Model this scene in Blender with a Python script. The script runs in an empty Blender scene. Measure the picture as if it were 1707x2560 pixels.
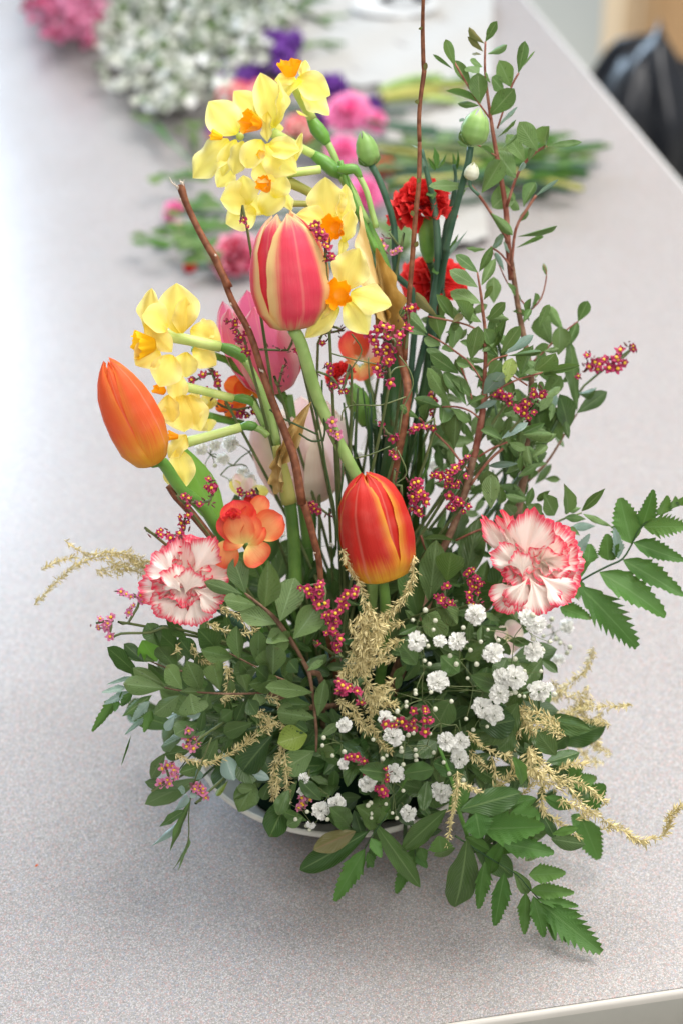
import bpy, math, random
import numpy as np
from mathutils import Vector, Matrix

random.seed(7)
R = math.radians
scene = bpy.context.scene
C = scene.collection

# ------------------------------------------------------------------ camera
PITCH = R(32.5)
CAM = Vector((0.0, -0.816, 0.706))
RIGHT = Vector((1, 0, 0)); FWD = Vector((0, math.cos(PITCH), -math.sin(PITCH)))
UPV = Vector((0, math.sin(PITCH), math.cos(PITCH))); BACK = -FWD
cd = bpy.data.cameras.new('camera'); cam = bpy.data.objects.new('camera', cd); C.objects.link(cam)
cam.location = CAM; cam.rotation_euler = (R(90) - PITCH, 0, 0)
cd.sensor_fit = 'VERTICAL'; cd.sensor_height = 36; cd.sensor_width = 36; cd.lens = 70
cd.clip_start = 0.02; cd.clip_end = 60
cd.dof.use_dof = True; cd.dof.focus_distance = 0.955; cd.dof.aperture_fstop = 6.3
scene.camera = cam
# ------------------------------------------------------------------ world and light
w = bpy.data.worlds.new("World"); scene.world = w; w.use_nodes = True
bg = w.node_tree.nodes['Background']; bg.inputs[0].default_value = (1.0, 0.975, 0.95, 1); bg.inputs[1].default_value = 0.40
scene.view_settings.view_transform = 'Standard'; scene.view_settings.look = 'None'
scene.view_settings.exposure = 0.16; scene.view_settings.gamma = 1
def area(name, loc, target, sx, sy, power, col):
    l = bpy.data.lights.new(name, 'AREA'); l.shape = 'RECTANGLE'; l.size = sx; l.size_y = sy; l.energy = power; l.color = col
    o = bpy.data.objects.new(name, l); C.objects.link(o); o.location = loc
    o.rotation_euler = (Vector(target) - Vector(loc)).to_track_quat('-Z', 'Y').to_euler(); return o
area('ceiling_panel_light', (0.6, 0.5, 1.95), (0, 0, 0), 1.6, 1.3, 66, (1.0, 0.965, 0.92))
area('ceiling_front_light', (0.5, -1.7, 1.7), (0, 0, 0.15), 1.1, 1.0, 27, (1.0, 0.97, 0.94))
area('daylight_window', (-2.40, 4.6, 1.75), (-0.3, 0.3, 0.0), 2.6, 2.3, 300, (0.62, 0.80, 1.0))

# ------------------------------------------------------------------ placing by sight line
def ray(x, y):
    return FWD + RIGHT * ((x - 853.5) / 2560 * 36 / 70) + UPV * (-(y - 1280) / 2560 * 36 / 70)
def P(x, y, Y):
    if Y < .3: Y += .105 * min(1.0, max(0.0, (1600 - y) / 1500))      # the arrangement leans back as it rises
    d = ray(x, y); t = (Y - CAM.y) / d.y; p = CAM + d * t
    if p.z < 0.005:
        t = (0.005 - CAM.z) / d.z; p = CAM + d * t
    return p
def PR(x, y, Y):
    d = ray(x, y); return CAM + d * ((Y - CAM.y) / d.y)
def PZ(x, y, z=0.0):
    d = ray(x, y); return CAM + d * ((z - CAM.z) / d.z)
MPP = 36 / 70 / 2560           # metres per photo pixel at one metre
class Fr:                       # a window on the photograph: its corner and its scale
    def __init__(s, x, y, k): s.x, s.y, s.k = x, y, k
    def __call__(s, x, y, Y): return P(s.x + x * s.k, s.y + y * s.k, Y)
    def g(s, x, y, z=0.0): return PZ(s.x + x * s.k, s.y + y * s.k, z)
    def m(s, px, Y=0.0): return px * s.k * MPP * ((Y - CAM.y) / math.cos(PITCH)) * 1.0
Z0 = Fr(0, 0, 1707/1568); Z1 = Fr(0, 0, 900/1568); Z2 = Fr(800, 0, 900/1568); Z3 = Fr(440, 120, 560/1568)
Z4 = Fr(540, 420, 560/1568); Z5 = Fr(220, 680, 560/1568); Z6 = Fr(900, 350, 600/1568); Z7 = Fr(950, 650, 600/1568)
Z8 = Fr(700, 800, 500/1568); Z9 = Fr(80, 1150, 660/1568); Z10 = Fr(1050, 1150, 657/1568); Z11 = Fr(200, 1500, 600/1568)
Z12 = Fr(650, 1350, 450/1411); Z13 = Fr(950, 1450, 550/1568); Z14 = Fr(700, 1900, 900/1568); Z15 = Fr(1150, 1500, 557/1568)
ZA = Fr(360, 300, 300/1568); ZB = Fr(500, 1000, 400/1568); ZC = Fr(1250, 0, 457/1568); ZD = Fr(780, 0, 470/1568); ZE = Fr(780, 750, 400/1568)

# ------------------------------------------------------------------ materials
class NM:
    def __init__(s, name):
        s.mat = bpy.data.materials.new(name); s.mat.use_nodes = True; s.nt = s.mat.node_tree
        s.b = s.nt.nodes['Principled BSDF']; s.out = s.nt.nodes['Material Output']
    def n(s, t, **k):
        a = s.nt.nodes.new(t)
        for q, v in k.items(): setattr(a, q, v)
        return a
    def put(s, sock, v):
        if hasattr(v, 'links') or isinstance(v, bpy.types.NodeSocket): s.nt.links.new(v, sock)
        elif isinstance(v, (tuple, list)): sock.default_value = (*v, 1) if len(v) == 3 and sock.type == 'RGBA' else v
        else: sock.default_value = v
    def math(s, op, a, b=0.0, c=None, clamp=False):
        x = s.n('ShaderNodeMath', operation=op, use_clamp=clamp); s.put(x.inputs[0], a); s.put(x.inputs[1], b)
        if c is not None: s.put(x.inputs[2], c)
        return x.outputs[0]
    def mix(s, f, a, b, bl='MIX'):
        x = s.n('ShaderNodeMix', data_type='RGBA', blend_type=bl); s.put(x.inputs[0], f); s.put(x.inputs[6], a); s.put(x.inputs[7], b)
        return x.outputs[2]
    def step(s, v, a, b):
        x = s.n('ShaderNodeMapRange', interpolation_type='SMOOTHSTEP'); s.put(x.inputs[0], v); s.put(x.inputs[1], a); s.put(x.inputs[2], b); return x.outputs[0]
    def uv(s):
        t = s.n('ShaderNodeUVMap', uv_map='uv'); x = s.n('ShaderNodeSeparateXYZ'); s.nt.links.new(t.outputs[0], x.inputs[0])
        return x.outputs[0], x.outputs[1], t.outputs[0]
    def noise(s, scale, vec=None, detail=3.0, rough=.5):
        x = s.n('ShaderNodeTexNoise'); x.inputs['Scale'].default_value = scale; x.inputs['Detail'].default_value = detail; x.inputs['Roughness'].default_value = rough
        if vec is None: vec = s.obj()
        s.nt.links.new(vec, x.inputs['Vector']); return x.outputs[0]
    def obj(s): return s.n('ShaderNodeTexCoord').outputs['Object']
    def geo(s): return s.n('ShaderNodeNewGeometry').outputs['Position']
    def scale(s, v, sc):
        x = s.n('ShaderNodeVectorMath', operation='MULTIPLY'); s.nt.links.new(v, x.inputs[0]); x.inputs[1].default_value = sc; return x.outputs[0]
    def shift(s, v, r):
        x = s.n('ShaderNodeVectorMath', operation='ADD'); s.nt.links.new(v, x.inputs[0]); s.nt.links.new(r, x.inputs[1]); return x.outputs[0]
    def rnd(s): return s.n('ShaderNodeObjectInfo').outputs['Random']
    def done(s, col, rough=.5, spec=.5, bump=None, bs=.3, bd=.001, trans=0.0, tcol=None, metal=0.0):
        s.put(s.b.inputs['Base Color'], col); s.put(s.b.inputs['Roughness'], rough); s.b.inputs['Specular IOR Level'].default_value = spec
        s.put(s.b.inputs['Metallic'], metal)
        if bump is not None:
            x = s.n('ShaderNodeBump'); x.inputs['Strength'].default_value = bs; x.inputs['Distance'].default_value = bd
            s.nt.links.new(bump, x.inputs['Height']); s.nt.links.new(x.outputs[0], s.b.inputs['Normal'])
        if trans:
            t = s.n('ShaderNodeBsdfTranslucent'); s.put(t.inputs[0], tcol if tcol is not None else col)
            m = s.n('ShaderNodeMixShader'); m.inputs[0].default_value = trans
            s.nt.links.new(s.b.outputs[0], m.inputs[1]); s.nt.links.new(t.outputs[0], m.inputs[2]); s.nt.links.new(m.outputs[0], s.out.inputs[0])
        return s.mat

def leaf_mat(name, dark, light, vein, rough=.45, speck=.0, spec=.35, trans=.16, veinf=9.0):
    m = NM(name); u, v, uvv = m.uv()
    a = m.math('ABSOLUTE', m.math('SUBTRACT', u, .5))
    r = m.rnd()
    base = m.mix(m.math('ADD', m.math('MULTIPLY', r, .9), m.math('MULTIPLY', m.noise(90, m.geo(), 3), .45)), dark, light)
    base = m.mix(m.math('MULTIPLY', m.step(m.math('FRACT', m.math('MULTIPLY', r, 7.3)), .55, 1.0), .20), base, (.13, .18, .045))
    mid = m.math('SUBTRACT', 1.0, m.step(a, .012, .05))
    sv = m.math('SINE', m.math('MULTIPLY', m.math('SUBTRACT', v, m.math('MULTIPLY', a, .9)), 6.283 * veinf))
    side = m.math('MULTIPLY', m.step(sv, .80, 1.0), .30)
    base = m.mix(m.math('MAXIMUM', m.math('MULTIPLY', mid, .75), side), base, vein)
    if speck:
        nz = m.noise(900, m.geo(), 1.0)
        base = m.mix(m.math('MULTIPLY', m.step(nz, .66, .72), speck), base, (.015, .02, .01))
    # aged, browned patches towards some tips and rims
    br = m.math('MULTIPLY', m.step(m.noise(160, m.geo(), 2), .60, .72), m.step(m.math('MAXIMUM', v, m.math('MULTIPLY', a, 2.0)), .80, 1.0))
    base = m.mix(m.math('MULTIPLY', br, .6), base, (.09, .05, .02))
    return m.done(base, rough, spec, m.math('ADD', sv, m.math('MULTIPLY', mid, -2.0)), .22, .0004, trans, m.mix(.5, base, (.25, .4, .06)))

M = {}
M['leaf'] = leaf_mat('leaf_green', (.052, .105, .032), (.130, .205, .070), (.18, .27, .12), speck=.55, rough=.5)
M['leaf_up'] = leaf_mat('leaf_fresh_green', (.055, .125, .034), (.135, .230, .075), (.22, .31, .14), speck=.5, rough=.5, trans=.2)
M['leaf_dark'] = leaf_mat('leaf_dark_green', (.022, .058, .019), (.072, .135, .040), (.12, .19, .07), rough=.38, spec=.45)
M['leaf_big'] = leaf_mat('leaf_glossy_green', (.028, .078, .020), (.062, .135, .036), (.16, .25, .09), rough=.36, spec=.4, veinf=11)
M['leaf_yellow'] = leaf_mat('leaf_yellow_green', (.17, .24, .04), (.22, .29, .06), (.26, .33, .10), speck=.8)
M['leaf_red'] = leaf_mat('leaf_young_bronze', (.10, .09, .03), (.16, .15, .05), (.2, .12, .06))
M['leaf_pale'] = leaf_mat('leaf_glaucous', (.16, .27, .22), (.30, .42, .38), (.35, .45, .4), rough=.3, spec=.6)
M['fern'] = leaf_mat('fern_green', (.045, .135, .024), (.085, .205, .042), (.12, .24, .07), rough=.5, veinf=14, trans=.22)
M['bright'] = leaf_mat('bulb_leaf_green', (.13, .34, .04), (.2, .42, .06), (.2, .4, .08), rough=.4, veinf=0, trans=.3)
M['strap'] = leaf_mat('strap_leaf_green', (.030, .085, .025), (.045, .115, .035), (.05, .12, .04), rough=.4, veinf=0)

def stem_mat(name, a, b, rough=.5, sc=140, spec=.35, bs=.4):
    m = NM(name); n = m.noise(sc, m.geo(), 4); return m.done(m.mix(m.step(n, .35, .7), a, b), rough, spec, n, bs, .0006)
M['twig'] = stem_mat('twig_bark', (.13, .042, .018), (.25, .095, .045), .6, 260)
M['bark_pale'] = stem_mat('pale_bark_scar', (.5, .42, .34), (.7, .62, .52), .8)
M['redstem'] = stem_mat('red_bark', (.20, .055, .035), (.34, .15, .10), .6, 240)
M['brownstem'] = stem_mat('brown_bark', (.15, .075, .045), (.27, .16, .10), .6, 240)
M['stem'] = stem_mat('tulip_stem_green', (.26, .42, .12), (.36, .52, .18), .4, 90, bs=.15)
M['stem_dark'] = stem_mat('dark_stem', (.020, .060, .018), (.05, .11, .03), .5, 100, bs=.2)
M['stem_mid'] = stem_mat('mid_green_stem', (.07, .16, .03), (.13, .25, .05), .45, 70, bs=.15)
M['stem_blue'] = stem_mat('glaucous_stem', (.030, .085, .050), (.075, .15, .095), .5, 90, bs=.2)
M['tube_pale'] = stem_mat('floret_tube_green', (.42, .56, .16), (.55, .66, .22), .4, 90, bs=.1)
M['ovary'] = stem_mat('ovary_green', (.10, .25, .045), (.15, .33, .06), .4, 90, bs=.1)
M['thin_stem'] = stem_mat('thin_wiry_stem', (.10, .14, .05), (.17, .20, .08), .5, 120, bs=.2)
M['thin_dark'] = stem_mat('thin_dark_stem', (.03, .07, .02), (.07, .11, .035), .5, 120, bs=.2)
M['papery'] = stem_mat('papery_spathe', (.46, .30, .09), (.74, .58, .28), .6, 60, bs=.8)
M['olive'] = stem_mat('olive_base_sheath', (.33, .34, .08), (.45, .42, .13), .5, 50, bs=.3)
M['calyx'] = stem_mat('calyx_green', (.12, .27, .05), (.20, .38, .08), .45, 80, bs=.2)
M['bud'] = stem_mat('bud_green', (.20, .35, .10), (.32, .48, .16), .45, 60, bs=.2)

def petal_mat(name, centre, edge, base, e0=.55, e1=.95, b0=.0, b1=.25, tip=None, t0=.8, streak=.25, trans=.35, rough=.52, sat=None):
    m = NM(name); u, v, uvv = m.uv()
    a = m.math('MULTIPLY', m.math('ABSOLUTE', m.math('SUBTRACT', u, .5)), 2.0)
    st = m.noise(1.0, m.shift(m.scale(uvv, (46, 2.4, 1)), m.rnd()), 5, .62)
    jit = m.math('MULTIPLY', m.math('SUBTRACT', st, .5), streak)
    col = m.mix(m.step(m.math('ADD', a, jit), e0, e1), centre, edge)
    if tip: col = m.mix(m.step(m.math('ADD', v, jit), t0, 1.0), col, tip)
    col = m.mix(m.math('SUBTRACT', 1.0, m.step(m.math('ADD', v, jit), b0, b1)), col, base)
    col = m.mix(m.math('MULTIPLY', m.step(st, .35, .75), .15), col, (.86, .50, .42), 'MULTIPLY') if sat is None else m.mix(m.math('MULTIPLY', m.step(st, .45, .8), .22), col, (.90, .80, .55), 'MULTIPLY')
    if name.startswith('tulip'): col = m.mix(m.math('MULTIPLY', m.math('SUBTRACT', 1.0, m.step(a, .0, .07)), .22), col, (.95, .55, .40))
    bl = m.noise(110, m.geo(), 4); col = m.mix(m.math('MULTIPLY', m.step(bl, .45, .75), .07), col, m.mix(.6, col, (.95, .80, .62)))
    return m.done(col, rough, .35, st, .45, .0006, trans, col)
M['tulip_pink'] = petal_mat('tulip_pink_cream', (.80, .070, .125), (.88, .70, .30), (.72, .58, .28), .52, .86, -.02, .16, tip=(.86, .60, .30), t0=.86, streak=.30)
M['tulip_orange'] = petal_mat('tulip_orange', (.88, .16, .045), (.90, .27, .05), (.88, .52, .05), .5, 1.0, .02, .52, streak=.45)
M['tulip_red'] = petal_mat('tulip_red_yellow', (.66, .030, .020), (.86, .46, .05), (.84, .50, .04), .62, 1.15, .03, .36, streak=.3)
M['tulip_rose'] = petal_mat('tulip_rose', (.84, .20, .34), (.92, .58, .62), (.80, .42, .40), .5, .95, .0, .18, streak=.3)
M['tulip_white'] = petal_mat('tulip_pale_pink', (.90, .66, .64), (.92, .82, .70), (.78, .70, .42), .2, .8, .0, .25, streak=.3)
M['daff'] = petal_mat('daffodil_yellow', (.93, .84, .20), (.94, .88, .36), (.84, .74, .05), .3, 1.0, .0, .30, streak=.5, trans=.42, rough=.5, sat=1)
M['daff_lo'] = petal_mat('daffodil_deeper_yellow', (.93, .76, .17), (.94, .82, .30), (.84, .62, .05), .3, 1.0, .0, .30, streak=.5, trans=.4, rough=.5, sat=1)
def flat_mat(name, a, b, rough=.5, sc=200, trans=.25, spec=.35, bs=.3):
    m = NM(name); n = m.noise(sc, m.geo(), 3); c = m.mix(n, a, b); return m.done(c, rough, spec, n, bs, .0006, trans, c)
M['corona'] = flat_mat('corona_orange', (.95, .30, .002), (.96, .46, .006), .45, 150, .35)
M['corona_y'] = flat_mat('corona_golden', (.95, .52, .006), (.96, .64, .02), .45, 150, .35)
M['carn_pw'] = petal_mat('carnation_picotee', (.94, .85, .78), (.92, .66, .62), (.92, .84, .68), .8, 1.25, .0, .3, tip=(.84, .06, .13), t0=.74, streak=.62, trans=.25, rough=.6, sat=1)
M['carn_red'] = petal_mat('carnation_red', (.68, .018, .016), (.76, .03, .03), (.45, .01, .01), .5, 1.0, .0, .3, tip=(.78, .04, .04), t0=.8, streak=.4, trans=.2, rough=.6)
M['carn_pink'] = petal_mat('carnation_hot_pink', (.95, .16, .48), (.96, .38, .66), (.7, .04, .22), .5, 1.0, .0, .4, tip=(.97, .42, .70), t0=.7, streak=.3, trans=.2, rough=.6)
M['carn_mag'] = petal_mat('carnation_magenta_white', (.58, .008, .07), (.74, .14, .32), (.5, .01, .03), .5, 1.0, .0, .3, tip=(.90, .46, .60), t0=.78, streak=.4, trans=.2, rough=.6)
M['coral'] = petal_mat('coral_petal', (.88, .36, .14), (.84, .16, .06), (.86, .66, .22), .35, 1.0, .05, .45, tip=(.82, .10, .05), t0=.55, streak=.35, trans=.3, rough=.5)
M['coral_deep'] = petal_mat('coral_red_petal', (.84, .17, .07), (.80, .07, .05), (.86, .40, .14), .35, 1.0, .0, .35, tip=(.76, .035, .05), t0=.55, streak=.35, trans=.3, rough=.5)
M['orange'] = petal_mat('orange_petal', (.88, .22, .03), (.86, .10, .03), (.88, .40, .05), .35, 1.0, .0, .4, streak=.3, trans=.3)
M['stat'] = flat_mat('statice_magenta', (.26, .010, .050), (.56, .055, .165), .5, 330, .2)
M['stat_pink'] = flat_mat('statice_pink', (.55, .12, .26), (.72, .30, .45), .5, 330, .2)
M['stat_dry'] = flat_mat('statice_dry_calyx', (.10, .025, .035), (.26, .12, .11), .6, 400, .1)
M['stat_eye'] = flat_mat('statice_yellow_eye', (.74, .42, .02), (.80, .58, .05), .5, 300, .1)
M['white'] = flat_mat('gypsophila_white', (.95, .95, .91), (.97, .97, .95), .6, 300, .45)
M['cream'] = flat_mat('gypsophila_bud', (.62, .64, .46), (.78, .78, .66), .6, 300, .2)
M['filler'] = flat_mat('filler_flower_white', (.50, .53, .44), (.74, .76, .69), .7, 300, .2)
M['purple'] = flat_mat('purple_petal', (.10, .015, .22), (.20, .06, .38), .6, 100, .2)
def gold():
    m = NM('gold_painted_plume'); n = m.noise(500, m.geo(), 2)
    return m.done(m.mix(n, (.46, .37, .13), (.84, .74, .42)), .5, .4, None, metal=.08, trans=.0)
M['gold'] = gold()
def table_mat():
    m = NM('speckled_laminate'); g = m.geo()
    def vor(sc):
        x = m.n('ShaderNodeTexVoronoi'); x.inputs['Scale'].default_value = sc; m.nt.links.new(g, x.inputs['Vector']); y = m.n('ShaderNodeSeparateColor'); m.nt.links.new(x.outputs['Color'], y.inputs[0]); return y.outputs
    a = vor(1150); b = vor(1900)
    c = m.mix(m.math('MULTIPLY', m.math('ADD', a[0], b[0]), .5), (.178, .172, .170), (.395, .380, .368))
    c = m.mix(m.math('MULTIPLY', m.step(a[1], .78, .82), .6), c, (.40, .26, .25))
    c = m.mix(m.math('MULTIPLY', m.step(a[2], .80, .84), .6), c, (.26, .28, .33))
    c = m.mix(m.math('MULTIPLY', m.step(b[1], .80, .84), .6), c, (.54, .525, .515))
    c = m.mix(m.math('MULTIPLY', m.step(m.noise(7, g, 4), .35, .75), .12), c, (.36, .33, .33))
    return m.done(c, m.math('ADD', .23, m.math('MULTIPLY', m.step(m.noise(14, g, 5, .65), .35, .7), .03)), .5, a[0], .02, .0002)
M['table'] = table_mat()
def simple(name, col, rough=.5, spec=.4, sc=20, var=.1, bs=.1, metal=0):
    m = NM(name); n = m.noise(sc, m.geo(), 4); return m.done(m.mix(n, tuple(c * (1 - var) for c in col), tuple(min(1, c * (1 + var)) for c in col)), rough, spec, n, bs, .001, metal=metal)
M['edge'] = simple('grey_edge_band', (.42, .42, .39), .4, sc=60)
M['edge_lip'] = simple('pale_edge_lip', (.52, .50, .46), .4, sc=60)
M['bowl'] = simple('white_glazed_bowl', (.72, .70, .63), .25, .5, 30, .06, .05)
M['foam'] = simple('green_floral_foam', (.008, .025, .014), .9, .1, 400, .3, .5)
M['floor'] = simple('beige_floor', (.46, .43, .36), .4, .3, 3, .05)
def wood():
    m = NM('light_pine_wood'); g = m.scale(m.geo(), (22, 22, 1.2)); n = m.noise(2.2, g, 5, .6)
    return m.done(m.mix(n, (.55, .33, .16), (.72, .48, .27)), .45, .35, n, .2)
M['wood'] = wood()
M['bag'] = simple('black_shiny_fabric', (.012, .015, .022), .33, .6, 25, .5, .9)
M['paper'] = simple('white_wrapping_sheet', (.42, .415, .40), .8, .1, 12, .04, .2)
M['ink'] = simple('grey_printed_mark', (.26, .27, .27), .6, .2, 40, .2)
M['ink_pale'] = simple('pale_grey_printed_mark', (.55, .55, .54), .6, .2, 40, .1)

# ------------------------------------------------------------------ mesh builder
class MB:
    def __init__(s): s.v = []; s.f = []; s.uv = []; s.mi = []; s.n = 0
    def grid(s, X, mi=0, closed=False, uv=None):
        nv, nu = X.shape[:2]; o = s.n
        s.v.append(X.reshape(-1, 3)); s.n += nv * nu
        if uv is None:
            U, V = np.meshgrid(np.linspace(0, 1, nu), np.linspace(0, 1, nv)); uv = np.stack([U, V], -1)
        s.uv.append(uv.reshape(-1, 2))
        i, j = np.meshgrid(np.arange(nv - 1), np.arange(nu if closed else nu - 1), indexing='ij'); i = i.ravel(); j = j.ravel(); k = (j + 1) % nu
        q = np.stack([i * nu + j, i * nu + k, (i + 1) * nu + k, (i + 1) * nu + j], -1) + o
        s.f.append(q); s.mi.append(np.full(len(q), mi)); return s
    def tube(s, pts, rad, n=7, mi=0, smooth=3, cap=True):
        p, r = curve(pts, rad, smooth); T = np.gradient(p, axis=0); T /= np.linalg.norm(T, axis=1)[:, None] + 1e-12
        ref = np.array([.3, -.8, .5]); ref /= np.linalg.norm(ref)
        A = np.cross(T, ref); A /= np.linalg.norm(A, axis=1)[:, None] + 1e-9; B = np.cross(T, A)
        if cap: p = np.vstack([p[:1], p, p[-1:]]); r = np.concatenate([[1e-5], r, [1e-5]]); A = np.vstack([A[:1], A, A[-1:]]); B = np.vstack([B[:1], B, B[-1:]])
        th = np.linspace(0, 2 * math.pi, n, endpoint=False)
        X = p[:, None, :] + r[:, None, None] * (A[:, None, :] * np.cos(th)[None, :, None] + B[:, None, :] * np.sin(th)[None, :, None])
        return s.grid(X, mi, True)
    def mesh(s, name, mats, smooth=True):
        me = bpy.data.meshes.new(name); V = np.vstack(s.v); F = np.vstack(s.f); UV = np.vstack(s.uv)
        me.vertices.add(len(V)); me.vertices.foreach_set('co', V.astype(np.float32).ravel())
        me.loops.add(F.size); me.loops.foreach_set('vertex_index', F.ravel().astype(np.int32))
        me.polygons.add(len(F)); me.polygons.foreach_set('loop_start', (np.arange(len(F)) * 4).astype(np.int32))
        me.polygons.foreach_set('loop_total', np.full(len(F), 4, np.int32))
        me.polygons.foreach_set('material_index', np.concatenate(s.mi).astype(np.int32))
        if smooth: me.polygons.foreach_set('use_smooth', np.ones(len(F), bool))
        l = me.uv_layers.new(name='uv'); l.data.foreach_set('uv', UV[F.ravel()].astype(np.float32).ravel())
        for m in (mats if isinstance(mats, (list, tuple)) else [mats]): me.materials.append(m)
        me.update(); me.validate(); return me
def curve(pts, rad, sub=3):
    p = np.array([tuple(q) for q in pts], float); n = len(p)
    r = np.full(n, rad, float) if np.isscalar(rad) else np.array(rad, float)
    if len(r) != n: r = np.interp(np.linspace(0, 1, n), np.linspace(0, 1, len(r)), r)
    if n < 3 or sub < 2:
        t = np.linspace(0, 1, 4) ; 
        if n == 2: return p[0] + (p[1] - p[0]) * t[:, None], r[0] + (r[1] - r[0]) * t
        return p, r
    q = np.vstack([2 * p[0] - p[1], p, 2 * p[-1] - p[-2]]); out = []; ro = []
    for i in range(n - 1):
        a, b, c, d = q[i], q[i + 1], q[i + 2], q[i + 3]
        for k in range(sub):
            t = k / sub
            out.append(.5 * ((2 * b) + (c - a) * t + (2 * a - 5 * b + 4 * c - d) * t * t + (3 * b - a - 3 * c + d) * t ** 3)); ro.append(r[i] + (r[i + 1] - r[i]) * t)
    out.append(p[-1]); ro.append(r[-1]); return np.array(out), np.array(ro)

def thing(name, label, cat, loc=(0, 0, 0), group=None, kind=None):
    o = bpy.data.objects.new(name, None); C.objects.link(o); o.location = loc; o.empty_display_size = .01
    o['label'] = label; o['category'] = cat
    if group: o['group'] = group
    if kind: o['kind'] = kind
    return o
def wloc(o):
    v = Vector(o.location)
    while o.parent: o = o.parent; v = v + Vector(o.location)
    return v
def part(name, me, parent, Mx=None, kind=None, label=None):
    o = bpy.data.objects.new(name, me); C.objects.link(o); o.parent = parent
    if Mx is None: Mx = Matrix.Identity(4)
    o.matrix_basis = Matrix.Translation(-wloc(parent)) @ Mx
    if kind: o['kind'] = kind
    if label: o['label'] = label
    return o
def tube_part(name, pts, rad, mat, parent, n=7, sub=3, jit=0.0):
    mb = MB(); pts = [Vector(p) for p in pts]
    if jit: pts = [pts[0]] + [p + Vector([random.gauss(0, jit) for _ in range(3)]) for p in pts[1:-1]] + [pts[-1]]
    mb.tube(pts, rad, n, smooth=sub); return part(name, mb.mesh(name, mat), parent)

# ------------------------------------------------------------------ blades: leaves and petals of unit length
def blade(name, mat, wf, nv=10, nu=7, cup=.12, arch=.08, wave=0., wf_n=2.5, teeth=0, tamp=.0, fold=0., twist=0., curl=0., seed=0, lean=.0, notch=0.):
    rs = np.random.RandomState(seed)
    if teeth: nv = teeth * 4 + 1
    v = np.linspace(0, 1, nv)[:, None]; u = np.linspace(-1, 1, nu)[None, :]
    wd = wf(v)
    if teeth:
        saw = 1 - np.mod(v * teeth, 1.0); saw = np.where(v >= .999, 0, saw)
        wd = wd * (1 - tamp + tamp * (1 - np.abs(2 * np.mod(v * teeth, 1.0) - 1)))
    au = np.abs(u)
    x = u * wd / 2
    y = v + lean * au * wd - notch * (au ** 1.5) * v ** 6
    ph = rs.rand() * 6.28
    z = arch * 4 * v * (1 - v) + cup * (u ** 2) * wd + wave * wd * np.sin(v * 6.28 * wf_n + ph + u * 1.6) * au ** 1.5 + fold * au * wd
    z = z + curl * v ** 3 + wave * .3 * wd * np.sin(u * 7 + ph)
    X = np.stack([x + 0 * v, y + 0 * u, z + 0 * u * v], -1)
    if twist:
        an = twist * v; xx = X[..., 0] * np.cos(an) - X[..., 2] * np.sin(an); zz = X[..., 0] * np.sin(an) + X[..., 2] * np.cos(an); X[..., 0] = xx; X[..., 2] = zz
    return MB().grid(X).mesh(name, mat)
def wf_oval(v, a=1.15, b=.75): return np.sin(np.pi * np.clip(v, 0, 1) ** a) ** b * (1 - .0 * v) + .03 * (1 - v)
def wf_obov(v): return np.sin(np.pi * np.clip(v, 0, 1) ** 1.45) ** .72 + .04 * (1 - v)
def wf_lance(v): return np.sin(np.pi * np.clip(v, 0, 1) ** .85) ** 1.15 + .04 * (1 - v)
def wf_round(v): return np.sqrt(np.clip(1 - (2 * np.clip(v, 0, 1) ** 1.15 - 1) ** 2, 0, 1)) + .0 * v
def wf_tepal(v): return np.sin(np.pi * np.clip(v, 0, 1) ** 1.0) ** .82 + .12 * (1 - v)
def wf_fan(v): return np.clip(v, 0, 1) ** .8 * np.sqrt(np.clip(1 - np.clip((v - .62) / .38, 0, 1) ** 3, 0, 1)) + .1 * (1 - v)
def wf_fern(v): return np.minimum(v / .16, 1) ** .6 * (1 - v) ** .62 * 1.12
LEAF = {}
def variants(key, wf, n, names='leaf', **k):
    LEAF[key] = (wf, n, k, {})
def get_leaf(key, mat, name='leaf'):
    wf, n, k, cache = LEAF[key]
    if (mat, name) not in cache:
        L = []
        for i in range(n):
            kk = dict(k); kk['seed'] = i
            for q in ('cup', 'arch', 'fold', 'curl', 'twist'):
                if q in kk and not isinstance(kk[q], (int, float)): a, b = kk[q]; kk[q] = a + (b - a) * ((i * 0.618 + .13 * len(q)) % 1)
            L.append(blade(name, M[mat], wf, **kk))
        cache[(mat, name)] = L
    return random.choice(cache[(mat, name)])
variants('oval', wf_oval, 5, cup=(-.18, .22), arch=(-.08, .10), wave=.02, curl=(-.06, .06))
variants('obov', wf_obov, 5, cup=(-.15, .25), arch=(-.06, .10), wave=.025, curl=(-.08, .08))
variants('lance', wf_lance, 4, cup=(-.1, .25), arch=(-.08, .1), wave=.03)
variants('big', wf_oval, 4, nv=16, nu=9, cup=(.05, .28), arch=(.0, .12), wave=.03, fold=-.12)
variants('fern', wf_fern, 4, nu=9, teeth=9, tamp=.20, cup=.1, arch=(-.05, .08), lean=.20, wave=.03)
variants('fernlobe', wf_fern, 3, nu=7, teeth=9, tamp=.36, cup=.06, arch=(-.04, .06), lean=.30, wave=.02)
variants('tepal', wf_tepal, 6, nv=16, nu=11, cup=(.0, .22), arch=(-.05, .16), wave=.075, wf_n=1.9, fold=-.08, curl=(-.14, .10), twist=(-.35, .35))
variants('round', wf_round, 5, nv=14, nu=11, cup=(.08, .30), arch=(0, .16), wave=.04, wf_n=1.4, curl=(-.05, .12))
variants('strap', lambda v: np.clip(1.05 - v, 0, 1) ** .35 + 0 * v, 2, nv=14, nu=5, cup=.25, arch=.03, wave=.01)
variants('crumple', lambda v: (.25 + .75 * np.sin(np.pi * np.clip(v, 0, 1) ** .8) ** .7) * (1 - .8 * v ** 4), 3, nv=26, nu=11, cup=.4, arch=.05, wave=.18, wf_n=3.5, twist=.9)

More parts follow.
